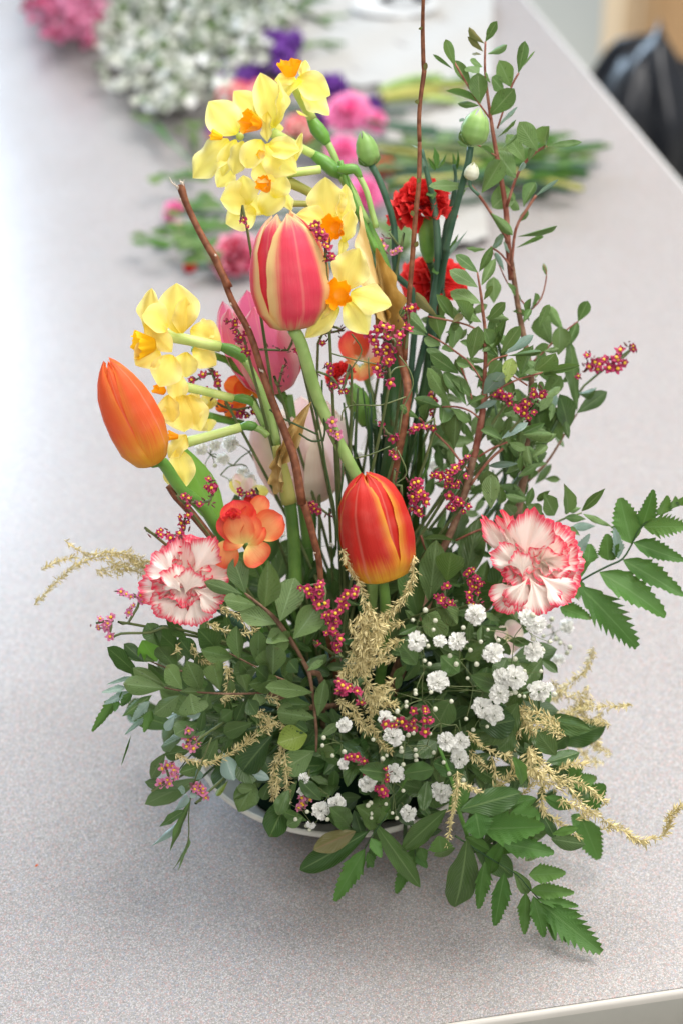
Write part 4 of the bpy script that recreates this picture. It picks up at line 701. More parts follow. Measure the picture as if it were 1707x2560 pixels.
# broad leaves in front
b11 = branch('sprig of large glossy oval leaves hanging over the front of the table edge')
stem(b11, Z14, -.085, [(690, -60), (750, 100), (775, 215), (800, 290), (818, 345)], [16, 18, 20, 22, 20], 'ovary')
leaves(b11, Z14, -.09, [(782, 217, 1053, 142, 118), (724, 215, 530, 392, 98), (812, 345, 758, 642, 138), (825, 345, 1012, 508, 128), (1015, 480, 1078, 582, 54, 'leaf_up'), (772, 60, 665, 10, 70)], 'leaf_big', 'big', tilt=.25, tj=.006)
b12 = branch('three long leaves, one with a browned tip, over the bowl rim at the bottom')
stem(b12, Z14, -.08, [(560, 60), (480, 200), (410, 275), (385, 305)], [12, 14, 14, 12], 'stem_mid')
leaves(b12, Z14, -.085, [(388, 308, 86, 480, 96, 'leaf_big'), (328, 310, 145, 392, 84, 'leaf_red'), (410, 272, 610, 556, 92, 'bright' if False else 'leaf_big'), (300, 290, 215, 205, 92), (180, 175, 85, 85, 64), (640, 90, 620, 222, 60), (535, 60, 668, 40, 84, 'leaf_big'), (40, 130, -10, 240, 60), (470, 60, 340, 40, 90), (100, 250, 30, 285, 60, 'leaf_up'), (330, 200, 420, 280, 110)], 'leaf_dark', 'big', tilt=.25)
b13 = branch('cluster of big shadowed leaves in the front centre under the baby\'s breath')
stem(b13, Z13, -.06, [(560, 1000), (600, 1300), (640, 1500)], [14, 14, 12], 'thin_dark')
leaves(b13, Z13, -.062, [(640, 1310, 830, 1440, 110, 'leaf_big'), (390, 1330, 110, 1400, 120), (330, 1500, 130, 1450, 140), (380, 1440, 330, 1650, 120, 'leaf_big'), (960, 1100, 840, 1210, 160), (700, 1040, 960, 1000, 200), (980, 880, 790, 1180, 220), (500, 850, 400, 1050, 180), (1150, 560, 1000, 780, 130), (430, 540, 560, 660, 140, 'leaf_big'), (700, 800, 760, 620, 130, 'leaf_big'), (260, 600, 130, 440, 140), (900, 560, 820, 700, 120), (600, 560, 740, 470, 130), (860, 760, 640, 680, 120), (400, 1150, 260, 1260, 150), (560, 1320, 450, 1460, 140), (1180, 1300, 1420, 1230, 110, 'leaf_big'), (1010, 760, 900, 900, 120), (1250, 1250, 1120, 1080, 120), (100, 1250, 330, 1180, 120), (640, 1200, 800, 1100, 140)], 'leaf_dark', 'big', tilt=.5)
b14 = branch('leaves in deep shade behind the golden plume at right')
leaves(b14, Z15, -.04, [(300, 1540, 640, 1600, 260), (600, 1220, 820, 1080, 90, 'leaf_big'), (520, 900, 600, 1060, 130), (620, 1050, 760, 950, 130), (450, 1000, 560, 1180, 140), (560, 420, 480, 600, 130), (600, 1180, 880, 1290, 160), (760, 1240, 900, 1400, 160), (180, 1400, 120, 1640, 160)], 'leaf_dark', 'big', tilt=.4)
stem(b14, Z15, -.035, [(100, 1000), (350, 1050), (600, 1150), (760, 1280)], [20, 18, 16, 10], 'thin_dark')

# ferns
def frond(label, F, Y, rachis, w_, lf, mat='fern', key='fern', tilt=.25, tj=.01):
    t = thing('fern_frond', label, 'fern', foot(.02)); stem(t, F, Y, rachis, w_, 'stem_dark', 'rachis')
    leaves(t, F, Y - .001, lf, mat, key, 'leaflet', tilt=tilt, jy=.003, tj=tj, wk=1.25); return t
frond('serrated fern frond arching out to the right edge beside the right carnation', Z10, .0, [(760, 860), (970, 712), (1120, 632), (1205, 590), (1262, 500), (1310, 405), (1400, 335), (1568, 255), (1640, 240)], [14, 13, 13, 12, 11, 9, 7, 4],
      [(1268, 492, 1572, 600, 118), (1205, 594, 1568, 812, 128), (1065, 668, 1460, 938, 150), (940, 745, 1290, 1118, 190, None, 'fernlobe'), (830, 880, 1020, 950, 90), (1258, 500, 1190, 225, 140), (1180, 590, 1150, 400, 60, 'leaf_pale'), (1120, 600, 1110, 440, 110), (1130, 600, 1185, 500, 50), (1320, 402, 1388, 175, 110), (1330, 400, 1600, 400, 150, None, 'fernlobe'), (1430, 330, 1470, 210, 80), (1500, 290, 1520, 215, 60), (1540, 270, 1570, 220, 50), (1000, 620, 1010, 500, 90), (900, 600, 1010, 440, 70, 'leaf_pale'), (880, 780, 980, 745, 110), (960, 700, 900, 540, 120)])
frond('serrated fern frond pointing to the lower right, nearest the table corner', Z14, -.095, [(760, 330), (900, 420), (1030, 500), (1085, 562), (1200, 680), (1300, 770)], [10, 9, 8, 7, 6, 3],
      [(1080, 500, 1243, 492, 92), (1088, 566, 1280, 578, 66), (1115, 605, 1297, 637, 50), (1160, 640, 1310, 680, 42), (1068, 575, 1062, 760, 68), (1100, 590, 1147, 772, 62), (1150, 640, 1195, 788, 46), (1200, 690, 1243, 795, 36), (1130, 620, 1398, 838, 130, None, 'fernlobe'), (975, 490, 932, 722, 86), (890, 440, 862, 648, 76), (960, 360, 1192, 405, 100), (880, 300, 1152, 290, 120), (1000, 230, 1130, 250, 100), (700, 400, 690, 330, 100), (850, 230, 870, 340, 110)])
frond('small serrated fern tip hanging straight down in front of the bowl', Z14, -.09, [(470, 230), (400, 330), (360, 400)], [8, 7, 5], [(370, 385, 238, 615, 92), (380, 400, 402, 468, 40), (395, 340, 440, 425, 50), (410, 360, 380, 470, 50)])
frond('small fern tip in shadow at the bottom beside the long leaf', Z14, -.07, [(560, 250), (580, 350), (590, 430)], [8, 7, 5], [(575, 420, 505, 582, 70), (590, 410, 640, 470, 50), (600, 370, 560, 480, 60), (610, 380, 630, 440, 50)])
frond('dark fern frond reaching down at the right behind the golden plume', Z15, -.045, [(700, 1150), (800, 1300), (850, 1450), (870, 1560)], [12, 10, 9, 7], [(850, 1520, 972, 1825, 170), (860, 1440, 1020, 1300, 170), (780, 1300, 960, 1250, 120), (830, 1500, 800, 1600, 70), (740, 1250, 860, 1180, 110)])

# the fresh green bulb leaf behind the left tulip stem
sl = thing('bulb_leaf', 'bright fresh green strap leaf behind the stem of the orange tulip', 'leaf', foot(-.02))
place_blade('blade', 'lance', 'bright', sl, Z9(1130, 420, -.0), Z5(640, 1180, -.004), Z5.m(230), camv(.1, 0, 1))
for k, (a, b, c, d, w_, m_) in enumerate([(870, 1420, 880, 500, 130, 'strap'), (760, 1500, 560, 980, 70, 'strap'), (1010, 1500, 1090, 700, 60, 'strap'), (960, 1500, 900, 360, 60, 'strap')]):
    sl = thing('bulb_leaf', ['broad dark green strap leaf standing upright behind the red tulip', 'dark strap leaf in the shade left of the red tulip', 'narrow dark strap leaf among the thin stems right of the middle', 'narrow strap leaf behind the magenta statice in the middle'][k], 'leaf', foot(0, .01))
    place_blade('blade', 'strap', m_, sl, Z8(a, b + 300, .03 + .004 * k), Z8(c, d, .035 + .004 * k), Z8.m(w_), camv(.1, 0, 1))

# ================================================================== filler greenery low around the foam
random.seed(21)
def filler(n, lab, grp, gen):
    for k in range(n):
        t = thing('leafy_sprig', lab, 'leafy sprig', foot(0, 0), grp); a, b = gen(k); a = Vector(a); b = Vector(b); m = (a + b) * .5 + Vector((0, 0, .012))
        tube_part('stem', [a, m, b], [.0012, .001, .0006], M['thin_dark'], t, 5)
        pp, _ = curve([a, m, b], .001, 6); L = (b - a).length
        for q in range(9):
            s = .25 + .75 * q / 8; p = Vector(pp[int(s * (len(pp) - 1))]); d = (b - a).normalized(); sd = d.cross(Vector((0, -.5, 1))).normalized() * (1 if q % 2 else -1)
            if q == 8: sd = Vector((0, 0, 0))
            dd = (d * .7 + sd * .8 + Vector([random.uniform(-.3, .3) for _ in range(3)])).normalized(); ln = random.uniform(.022, .034)
            e = p + dd * ln
            if e.z < .006: e.z = .006 + random.random() * .004
            if p.z < .008: p.z = .008
            place_blade('leaf', random.choice(['oval', 'obov', 'big']), random.choice(['leaf_dark', 'leaf_dark', 'leaf', 'leaf_big']), t, p, e, random.uniform(.010, .015), tilt=.6)
def low(k):
    az = -2.9 + k * (2.75 / 11) + random.uniform(-.08, .08); r = random.uniform(.085, .105)
    if k == 0: az = 3.0
    o = HUB + Vector((math.cos(az) * .02, math.sin(az) * .02, 0)); e = Vector((HUB.x + math.cos(az) * r, HUB.y + math.sin(az) * r * .8, random.uniform(.035, .07)))
    return o, e
filler(12, 'dark leafy sprig tucked low against the foam among the front greenery', 'dark sprigs filling the base of the arrangement', low)
def back(k):
    x = -.06 + .022 * k; o = HUB + Vector((x * .4, .01, 0)); e = Vector((HUB.x + x * 1.15, HUB.y + random.uniform(.01, .04), random.uniform(.09, .15))); return o, e
filler(7, 'dark leafy sprig standing in the shaded middle behind the tulip stems', 'dark sprigs standing behind the stems', back)
def rgt(k):
    o = HUB + Vector((.02, 0, 0)); e = Vector((HUB.x + .05 + .012 * k, random.uniform(-.03, .03), .16 - .022 * k + random.uniform(-.01, .01))); return o, e
filler(6, 'dark leafy sprig in the shade under the leafy branches at right', 'dark sprigs under the right branches', rgt)

# ================================================================== thin stems in the shaded middle
tn = 0
def wire(label, F, Y, lists, w_=14, mat='thin_dark', cat='plant stem'):
    t = thing('thin_stems', label, cat, foot(0)); 
    for pts in lists: stem(t, F, Y, pts, w_, mat, 'stem', 5)
    return t
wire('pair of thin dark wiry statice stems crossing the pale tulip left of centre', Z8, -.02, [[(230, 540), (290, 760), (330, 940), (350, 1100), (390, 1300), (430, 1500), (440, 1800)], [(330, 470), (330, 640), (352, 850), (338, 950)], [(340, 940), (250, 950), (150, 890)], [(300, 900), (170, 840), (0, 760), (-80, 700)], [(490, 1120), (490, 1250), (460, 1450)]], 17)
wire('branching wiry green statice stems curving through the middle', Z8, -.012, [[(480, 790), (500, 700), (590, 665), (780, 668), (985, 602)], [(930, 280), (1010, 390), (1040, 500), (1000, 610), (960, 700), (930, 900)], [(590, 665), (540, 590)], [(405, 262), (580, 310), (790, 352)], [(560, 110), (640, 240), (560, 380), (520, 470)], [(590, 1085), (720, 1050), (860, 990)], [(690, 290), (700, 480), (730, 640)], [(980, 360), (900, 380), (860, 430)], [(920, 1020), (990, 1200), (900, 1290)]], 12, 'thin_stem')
random.seed(5)
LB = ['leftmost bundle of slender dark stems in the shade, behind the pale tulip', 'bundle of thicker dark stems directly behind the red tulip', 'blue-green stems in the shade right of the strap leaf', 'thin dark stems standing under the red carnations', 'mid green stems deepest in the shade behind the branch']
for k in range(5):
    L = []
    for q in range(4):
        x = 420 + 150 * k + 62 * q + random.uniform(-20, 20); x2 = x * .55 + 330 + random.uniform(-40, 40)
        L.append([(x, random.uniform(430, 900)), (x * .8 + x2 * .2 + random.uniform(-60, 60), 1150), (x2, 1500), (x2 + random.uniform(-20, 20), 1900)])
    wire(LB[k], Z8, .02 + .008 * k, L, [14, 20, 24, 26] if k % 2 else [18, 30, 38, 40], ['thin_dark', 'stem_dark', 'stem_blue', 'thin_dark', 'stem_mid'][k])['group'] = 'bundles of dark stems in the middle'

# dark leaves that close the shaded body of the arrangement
def scatter(label, rects, Y, n, mats, ln=(38, 62), key=('oval', 'obov', 'big'), up=.0, dy=.012):
    t = thing('leafy_sprig', label, 'leafy sprig', foot(0, .01))
    for x0_, y0_, x1_, y1_ in rects:
        m = max(1, int(n * (x1_ - x0_) * (y1_ - y0_) / sum((r[2] - r[0]) * (r[3] - r[1]) for r in rects)))
        a = Z0((x0_ + x1_) / 2, y1_ + 20, Y + .01); b = Z0((x0_ + x1_) / 2, y0_ + 20, Y + .01); tube_part('stem', [foot(0, 0), a, b] if a.z > .06 else [a, (a + b) * .5, b], [.0014, .0012, .0006], M['thin_dark'], t, 5)
        for k in range(m):
            x = random.uniform(x0_, x1_); y = random.uniform(y0_, y1_); an = random.gauss(-1.57, 1.1) if up else random.uniform(0, 6.28); L = random.uniform(*ln); yy = Y + random.uniform(-dy, dy)
            place_blade('leaf', random.choice(key), random.choice(mats), t, Z0(x, y, yy), Z0(x + L * math.cos(an), y + L * math.sin(an), yy + random.uniform(-.008, .006)), Z0.m(L * random.uniform(.36, .5)), tilt=.5)
random.seed(33)
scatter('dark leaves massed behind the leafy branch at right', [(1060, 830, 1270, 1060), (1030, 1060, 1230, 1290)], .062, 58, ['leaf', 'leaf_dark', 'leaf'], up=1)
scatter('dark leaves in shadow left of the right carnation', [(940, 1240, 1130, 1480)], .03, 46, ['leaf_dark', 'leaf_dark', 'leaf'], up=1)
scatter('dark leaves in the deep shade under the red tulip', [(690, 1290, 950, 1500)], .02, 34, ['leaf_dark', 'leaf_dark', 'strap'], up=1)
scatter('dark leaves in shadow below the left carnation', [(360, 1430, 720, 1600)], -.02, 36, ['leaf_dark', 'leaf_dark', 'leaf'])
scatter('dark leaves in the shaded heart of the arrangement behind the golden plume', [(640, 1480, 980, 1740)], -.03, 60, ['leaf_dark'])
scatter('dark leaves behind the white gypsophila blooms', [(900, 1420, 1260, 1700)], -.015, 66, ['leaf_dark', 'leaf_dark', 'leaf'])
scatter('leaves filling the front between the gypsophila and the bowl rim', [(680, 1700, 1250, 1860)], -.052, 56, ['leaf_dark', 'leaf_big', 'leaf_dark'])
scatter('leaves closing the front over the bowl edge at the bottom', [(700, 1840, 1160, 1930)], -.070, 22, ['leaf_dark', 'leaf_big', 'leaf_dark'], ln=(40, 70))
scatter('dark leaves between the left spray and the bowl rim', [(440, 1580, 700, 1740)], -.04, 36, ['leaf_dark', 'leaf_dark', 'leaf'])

random.seed(44)
scatter('fine grey-green leaves crowding the upper part of the right branches', [(1010, 720, 1250, 900), (1180, 900, 1310, 1010)], .03, 66, ['leaf_up', 'leaf', 'leaf_up'], ln=(34, 56), key=('oval', 'obov'), up=1, dy=.02)
scatter('leaves crowding the middle of the right branches', [(1020, 900, 1250, 1180)], .03, 70, ['leaf_up', 'leaf', 'leaf'], ln=(36, 58), key=('oval', 'obov'), up=1, dy=.02)
scatter('leaves around the pale stems left of the right branch', [(900, 950, 1040, 1180)], .045, 16, ['leaf_dark', 'leaf'], ln=(40, 70), key=('lance',), up=1, dy=.01)
scatter('fresh green leaves low at right beneath the golden plume', [(1000, 1800, 1270, 1960)], -.082, 26, ['leaf_big', 'leaf', 'fern'], ln=(50, 90), key=('big', 'oval'))
# ================================================================== statice (small magenta florets with yellow eyes)
def statice_mesh(mat, seed, eye=True):
    rs = np.random.RandomState(seed); mb = MB(); nu = 30; th = np.linspace(0, 2 * np.pi, nu, endpoint=False)[None, :]
    lob = np.abs(np.cos(th * 2.5 + .3)) ** .6
    rows = []
    for r, z in [(.06, -1.3), (.12, -.7), (.16, -.25), (.45, .02), (.80, .12), (1.0, .10)]:
        rr = r * (1 if r < .4 else (.48 + .52 * lob + .05 * np.sin(th * 9 + seed))); rows.append(np.stack([rr * np.cos(th), rr * np.sin(th), z + .22 * r * np.sin(th * 5 + seed) + .15 * r * np.sin(th * 2 + seed) + 0 * th], -1)[0])
    mb.grid(np.array(rows), closed=True)
    if eye:
        t8 = np.linspace(0, 2 * np.pi, 8, endpoint=False); mb.grid(np.array([[(r * math.cos(a), r * math.sin(a), z) for a in t8] for r, z in [(.30, .02), (.31, .22), (.18, .34), (.001, .35)]]), 1, True)
    t6 = np.linspace(0, 2 * np.pi, 6, endpoint=False); mb.grid(np.array([[(r * math.cos(a), r * math.sin(a), z) for a in t6] for r, z in [(.02, -1.5), (.22, -1.1), (.30, -.5), (.14, -.1)]]), 2, True)
    return mb.mesh('floret', [M[mat], M['stat_eye'], M['stat_dry']])
SM = {m: [statice_mesh(m, i) for i in range(4)] for m in ('stat', 'stat_pink')}
def calyx_mesh():
    mb = MB(); t6 = np.linspace(0, 2 * np.pi, 6, endpoint=False)
    mb.grid(np.array([[(r * math.cos(a), r * math.sin(a), z) for a in t6] for r, z in [(.05, -1.0), (.32, -.4), (.30, .3), (.02, 1.0)]]), closed=True); return mb.mesh('calyx', M['stat_dry'])
CM = calyx_mesh()
def statice(label, F, Y, path, w_, n, anchor=None, mat='stat', r=11.5, dry=.25, spread=1.0, face=(0, .25, 1), Y2=None):
    t = thing('statice_sprig', label, 'statice', F(*path[0], Y)); pp = [F(a, b, Y) for a, b in path]
    if len(pp) == 1: pp = [pp[0], pp[0] + Vector((.001, 0, .001))]
    n = int(n * 1.5); w_ = w_ * 1.35; cur, _ = curve(pp, .001, 6); rad = F.m(w_, Y) / 2; s = 1.2 * r * MPP * (Y - CAM.y) / math.cos(PITCH)
    for k in range(n):
        q = (k + random.uniform(-.3, .3)) / max(1, n - 1) * (len(cur) - 1); q = min(max(q, 0), len(cur) - 1.001); a = Vector(cur[int(q)]).lerp(Vector(cur[min(int(q) + 1, len(cur) - 1)]), q % 1)
        th_ = random.uniform(0, 6.283); rr = rad * math.sqrt(random.random()) * .80
        off = RIGHT * math.cos(th_) * rr + UPV * math.sin(th_) * rr; p = a + off + BACK * random.uniform(-.001, .004)
        f = (camv(*face) + off / rad * .6 + camv(random.uniform(-.9, .9), random.uniform(-.9, .9), 0)).normalized() if rad > 0 else camv(*face)
        x, y, z = frame_to(f, (random.uniform(-1, 1), .2, random.uniform(-1, 1))); isdry = random.random() < dry + .12; sc = s * random.uniform(.62, 1.2) * (.55 if isdry else 1)
        Mx = Matrix((x, y, z)).transposed().to_4x4() @ Matrix.Diagonal((sc, sc, sc * (1.6 if isdry else 1), 1)); Mx.translation = p
        part('calyx' if isdry else 'floret', CM if isdry else random.choice(SM[mat]), t, Mx)
    e = anchor; P3 = list(pp[::2] + [pp[-1]]) if len(pp) > 2 else list(pp)
    P3 = [p - BACK * .0015 for p in P3]
    if e: P3 += [F(a, b, Y + .006) for a, b in e]
    last = P3[-1]; ft = foot(0, 0); P3 += [last.lerp(ft, .5) + Vector((0, .015, 0)), ft]
    tube_part('stem', P3, [.0006] + [.0007] * (len(P3) - 3) + [.0009, .001], M['thin_stem'], t, 5, 3); return t
random.seed(3)
statice('magenta statice tuft beside the top of the dark leaves, left of the tall magenta column', Z12, -.068, [(340, 365), (400, 395), (500, 355), (430, 450), (500, 520)], 75, 13, dry=.1)
statice('long column of magenta statice beside the left edge of the golden plume', Z12, -.070, [(730, 400), (660, 480), (590, 560), (545, 640), (550, 740), (600, 810), (640, 920)], 105, 26, dry=.15)
statice('single magenta statice floret on the dark leaves left of the golden plume', Z12, -.068, [(430, 825)], 20, 2, r=9)
statice('magenta statice cluster lying across the lower golden plume', Z12, -.088, [(650, 1090), (640, 1180), (730, 1150), (790, 1260)], 80, 14, dry=.05)
statice('magenta statice sprig between white gypsophila blooms below the golden plume', Z12, -.088, [(980, 1430), (1060, 1460), (1140, 1420), (1190, 1450), (1250, 1330), (1310, 1390), (1290, 1490)], 80, 18, dry=.2)
statice('lowest magenta statice sprig, pointing down among white blooms', Z12, -.092, [(670, 1705), (770, 1720), (830, 1770), (880, 1840), (990, 1830), (930, 1930), (960, 1985)], 95, 20, dry=.12)
statice('upright magenta statice spike just left of the right carnation', Z10, -.045, [(300, 640), (290, 710), (350, 730), (310, 790), (330, 850)], 85, 15, dry=.1, r=10)
statice('small magenta statice tuft left of the upright spike, over the brown stem', Z10, -.045, [(145, 770), (110, 840), (150, 860), (200, 850)], 75, 10, dry=.1, r=10)
statice('magenta statice cluster on the red-barked stem, upper one of the pair', Z8, -.012, [(1200, 1215), (1290, 1230), (1350, 1180), (1420, 1240), (1340, 1290)], 100, 14, dry=.1, r=11)
statice('tiny magenta statice tuft at the fork of the red-barked stem', Z8, -.010, [(1410, 1130), (1480, 1080)], 50, 5, r=10)
statice('magenta statice cluster on the red-barked stem, lower one of the pair', Z8, -.014, [(1350, 1400), (1370, 1470), (1430, 1450)], 110, 10, dry=.1, r=11)
statice('magenta statice cluster to the right of the top of the red tulip', Z8, -.015, [(1050, 1260), (1040, 1340), (1100, 1420), (1070, 1480)], 120, 16, dry=.1, r=11)
statice('dried thin statice tips rising behind the top of the red tulip', Z8, -.01, [(900, 1170), (960, 1210), (890, 1290), (950, 1370)], 40, 6, dry=.8, r=9)
statice('brownish statice buds on a thin stalk above the red tulip', Z8, -.01, [(870, 1030), (890, 1080)], 30, 4, dry=.6, r=8)
statice('bright magenta statice column hanging below the star-shaped daffodil', Z8, -.022, [(700, 130), (800, 100), (890, 150), (760, 200), (870, 260), (850, 350), (770, 420), (860, 465)], 110, 24, dry=.25, r=12)
statice('purple-brown statice head in front of the green calyx, right of the pale stem', Z8, -.02, [(290, 400), (390, 370), (410, 450), (430, 540), (490, 550), (560, 400)], 90, 17, dry=.5, r=11)
statice('small mauve statice cluster at the end of the curving thin stem', Z8, -.02, [(400, 780), (420, 860), (450, 960)], 65, 8, dry=.4, mat='stat_pink', r=11)
statice('sparse statice florets scattered before the dark strap leaf in the middle', Z8, .0, [(770, 790), (790, 850), (880, 910), (1000, 880), (1080, 855), (1210, 855)], 60, 14, dry=.4, r=10)
statice('faint statice florets half hidden behind the grey-green leaves', Z8, .03, [(1240, 400), (1190, 560), (1200, 640), (1190, 780)], 45, 7, dry=.3, r=10)
statice('statice florets among the leaves, left of the two at the right branch', Z7, .005, [(740, 890), (790, 880), (830, 930)], 70, 8, dry=.3)
statice('magenta statice tuft with yellow eyes among the right branch leaves', Z7, .0, [(890, 940), (960, 970), (1000, 880), (1050, 855), (940, 1010)], 75, 12, dry=.2)
statice('magenta statice sprig sticking out beyond the leaves at far right', Z7, .05, [(1330, 730), (1360, 640), (1420, 640), (1480, 700), (1560, 650), (1600, 600), (1640, 580)], 110, 24, dry=.3, anchor=[(1330, 820), (1200, 1000)])
statice('dark red statice sprig between the large tulip and the upper daffodil', Z4, -.040, [(680, 385), (730, 440), (760, 500), (800, 590), (770, 650)], 75, 17, dry=.2, r=11)
statice('two dark red statice florets in front of the lowest upper daffodil petal', Z4, -.02, [(175, 365), (215, 400)], 36, 3, dry=.3, r=9)
statice('dull statice buds behind the papery spathe', Z4, .04, [(1210, 450), (1180, 560), (1290, 560)], 70, 9, dry=.5, mat='stat_pink', r=10)
statice('magenta statice at the tip of the brown sheath beside the branch', ZE, -.0, [(900, 40), (960, 120), (850, 190), (940, 260)], 80, 9, dry=.3, r=11)
statice('dark statice tufts hanging below the star-shaped daffodil', ZE, .01, [(100, 330), (200, 290), (300, 300), (60, 420)], 90, 12, dry=.7, r=10)
statice('purple statice spike in front of the rose pink tulip beside the twig', Z5, -.02, [(1000, 330), (1040, 400), (1090, 480), (1120, 570)], 95, 14, dry=.35, r=10)
statice('statice stalk lying level across the rose tulip beside the twig', Z5, .0, [(1200, 540), (1320, 530), (1400, 545), (1470, 540)], 40, 8, dry=.8, r=9)
statice('dark statice head on a thick green stem below the rose tulip', Z5, .0, [(1370, 650), (1380, 720), (1330, 800)], 70, 9, dry=.9, r=10)
statice('dark purple statice sprig between the two lower daffodil tubes', Z5, .01, [(740, 760), (830, 720), (880, 700), (900, 780)], 50, 10, dry=.5, r=10)
statice('purple statice spray below the lower daffodil ovary', Z5, .02, [(830, 870), (930, 920), (1000, 960), (1090, 990), (1150, 940)], 80, 17, dry=.4, r=10)
statice('magenta statice spike above the coral flower at left', Z9, -.05, [(1060, 85), (1070, 160), (1060, 240), (960, 240), (900, 250)], 75, 18, dry=.35, r=10)
statice('magenta statice spike leaning left above the left carnation', Z9, -.05, [(910, 320), (920, 380), (890, 440), (800, 440), (720, 440)], 62, 15, dry=.45, r=10)
statice('statice tuft touching the left side of the left carnation', Z9, -.045, [(520, 800), (590, 790), (640, 830), (560, 900), (570, 970)], 60, 10, dry=.35, mat='stat_pink', r=9.5)
statice('pink statice tuft at the far left tip of a curved stem', Z9, -.045, [(380, 970), (430, 970), (470, 960), (460, 1060)], 75, 9, dry=.3, mat='stat_pink', anchor=[(530, 1030), (700, 1025), (860, 1000)], r=10)
statice('statice tuft in the shade behind the trunk of the brown twig', ZB, .0, [(1100, 1000), (1120, 1090), (1270, 1130)], 70, 8, dry=.4, r=10)
statice('dark red statice behind the coral flower', ZB, .0, [(390, 900), (480, 910), (570, 930)], 70, 10, dry=.6, r=9)
statice('hanging pink trumpet statice, highest of the pale pink ones at lower left', Z11, -.075, [(690, 850), (720, 900), (730, 960), (790, 900)], 60, 9, mat='stat_pink', dry=.1, face=(0, -.5, .8), r=11)
statice('hanging pink trumpet statice, left of the three pale ones', Z11, -.078, [(560, 1090), (630, 1110), (580, 1180), (510, 1230)], 55, 9, mat='stat_pink', dry=.05, face=(-.2, -.5, .8), r=12)
statice('hanging pink trumpet statice above the drooping pale sprig', Z11, -.078, [(710, 1220), (790, 1230), (800, 1290)], 50, 6, mat='stat_pink', dry=.05, face=(.1, -.6, .8), r=12)
statice('pink trumpet statice near the bowl rim beside white gypsophila', Z12, -.08, [(345, 1950), (320, 2090), (370, 2030)], 45, 5, mat='stat_pink', dry=.1, face=(0, -.5, .8), r=12)

# ================================================================== gypsophila
def gyp_mesh(seed):
    rs = np.random.RandomState(seed); mb = MB()
    for k in range(52):
        d = rs.normal(size=3); d[2] = abs(d[2]) * .9 - .15; d /= np.linalg.norm(d); s = np.cross(d, rs.normal(size=3)); s /= np.linalg.norm(s); n = np.cross(s, d)
        L = rs.uniform(.72, 1.08); wd = rs.uniform(.26, .40); rows = []
        for v, ww in [(.25, .3), (.6, .8), (.88, 1.0), (1.0, .7)]:
            rows.append([d * L * v + s * wd * ww * u + n * (.14 * v * math.sin(u * 4 + k) + .1 * v * v) + d * (.06 * math.cos(u * 9 + k) * (v > .95)) for u in (-1, -.33, .33, 1)])
        mb.grid(np.array(rows) * [1, 1, .8])
    return mb.mesh('bloom', [M['white']])
GM = [gyp_mesh(i) for i in range(4)]
def gbud_mesh():
    mb = MB(); t = np.linspace(0, 2 * np.pi, 9, endpoint=False)
    mb.grid(np.array([[(r * math.cos(a) * (1 + .08 * math.sin(3 * a)), r * math.sin(a), z) for a in t] for r, z in [(.15, -1.0), (.75, -.6), (.98, 0), (.8, .55), (.3, .92), (.001, .95)]]), 0, True)
    mb.grid(np.array([[(r * math.cos(a), r * math.sin(a), z) for a in t] for r, z in [(.1, -1.15), (.7, -.75), (1.02, -.1)]]), 1, True); return mb.mesh('bud', [M['cream'], M['calyx']])
GB = gbud_mesh()
def gyps(label, F, Y, blooms, buds, hubs, links=(), w_=6, br=6.6, seed=1, scale=1.0):
    rs = random.Random(seed); t = thing('gypsophila_sprig', label, 'gypsophila', F(*hubs[0], Y)); H = [F(a, b, Y + .006) for a, b in hubs]
    r = F.m(w_, Y) / 2
    for i, j in links: tube_part('stem', [H[i], H[i].lerp(H[j], .5) + Vector((rs.uniform(-.001, .001), 0, rs.uniform(-.001, .002))), H[j]], r * 1.2, M['thin_stem'], t, 5)
    ft = foot(0, 0); tube_part('stem', [H[0], H[0].lerp(ft, .5) + Vector((0, .01, 0)), ft], r * 1.5, M['thin_stem'], t, 5)
    mb = MB(); k = 0
    def link(p, q):
        tube_part('stem', [p, p.lerp(q, .5) + RIGHT * rs.uniform(-.0012, .0012) + UPV * rs.uniform(-.001, .002), q], [r, r * .85, r * .7], M['thin_stem'], t, 5)
    for b in blooms:
        y0 = Y + rs.uniform(-.004, .004) ; p = F(b[0], b[1], y0); s = F.m(b[2], y0) / 2 * 1.06 * scale * 1.1
        h = min(H, key=lambda q: (q - p).length); f = camv(rs.uniform(-.35, .35), rs.uniform(-.1, .7), 1) if len(b) < 4 else camv(*b[3]); x, y, z = frame_to(f, (rs.uniform(-1, 1), 0, rs.uniform(-1, 1)))
        Mx = Matrix((x, y, z)).transposed().to_4x4() @ Matrix.Diagonal((s * rs.uniform(.92, 1.08), s, s, 1)); Mx.translation = p; part('bloom', rs.choice(GM), t, Mx); link(h, p - z * s * .4)
    for b in buds:
        y0 = Y + rs.uniform(-.006, .004); p = F(b[0], b[1], y0); s = br * rs.uniform(.8, 1.15) * MPP * (y0 - CAM.y) / math.cos(PITCH); h = min(H, key=lambda q: (q - p).length)
        z = ((p - h).normalized() * .6 + camv(rs.uniform(-.3, .3), .3, .9)).normalized(); x, y, z = frame_to(z, (.3, .2, .7)); Mx = Matrix((x, y, z)).transposed().to_4x4() @ Matrix.Diagonal((s, s, s, 1)); Mx.translation = p
        part('bud', GB, t, Mx); link(h, p - z * s)
    return t
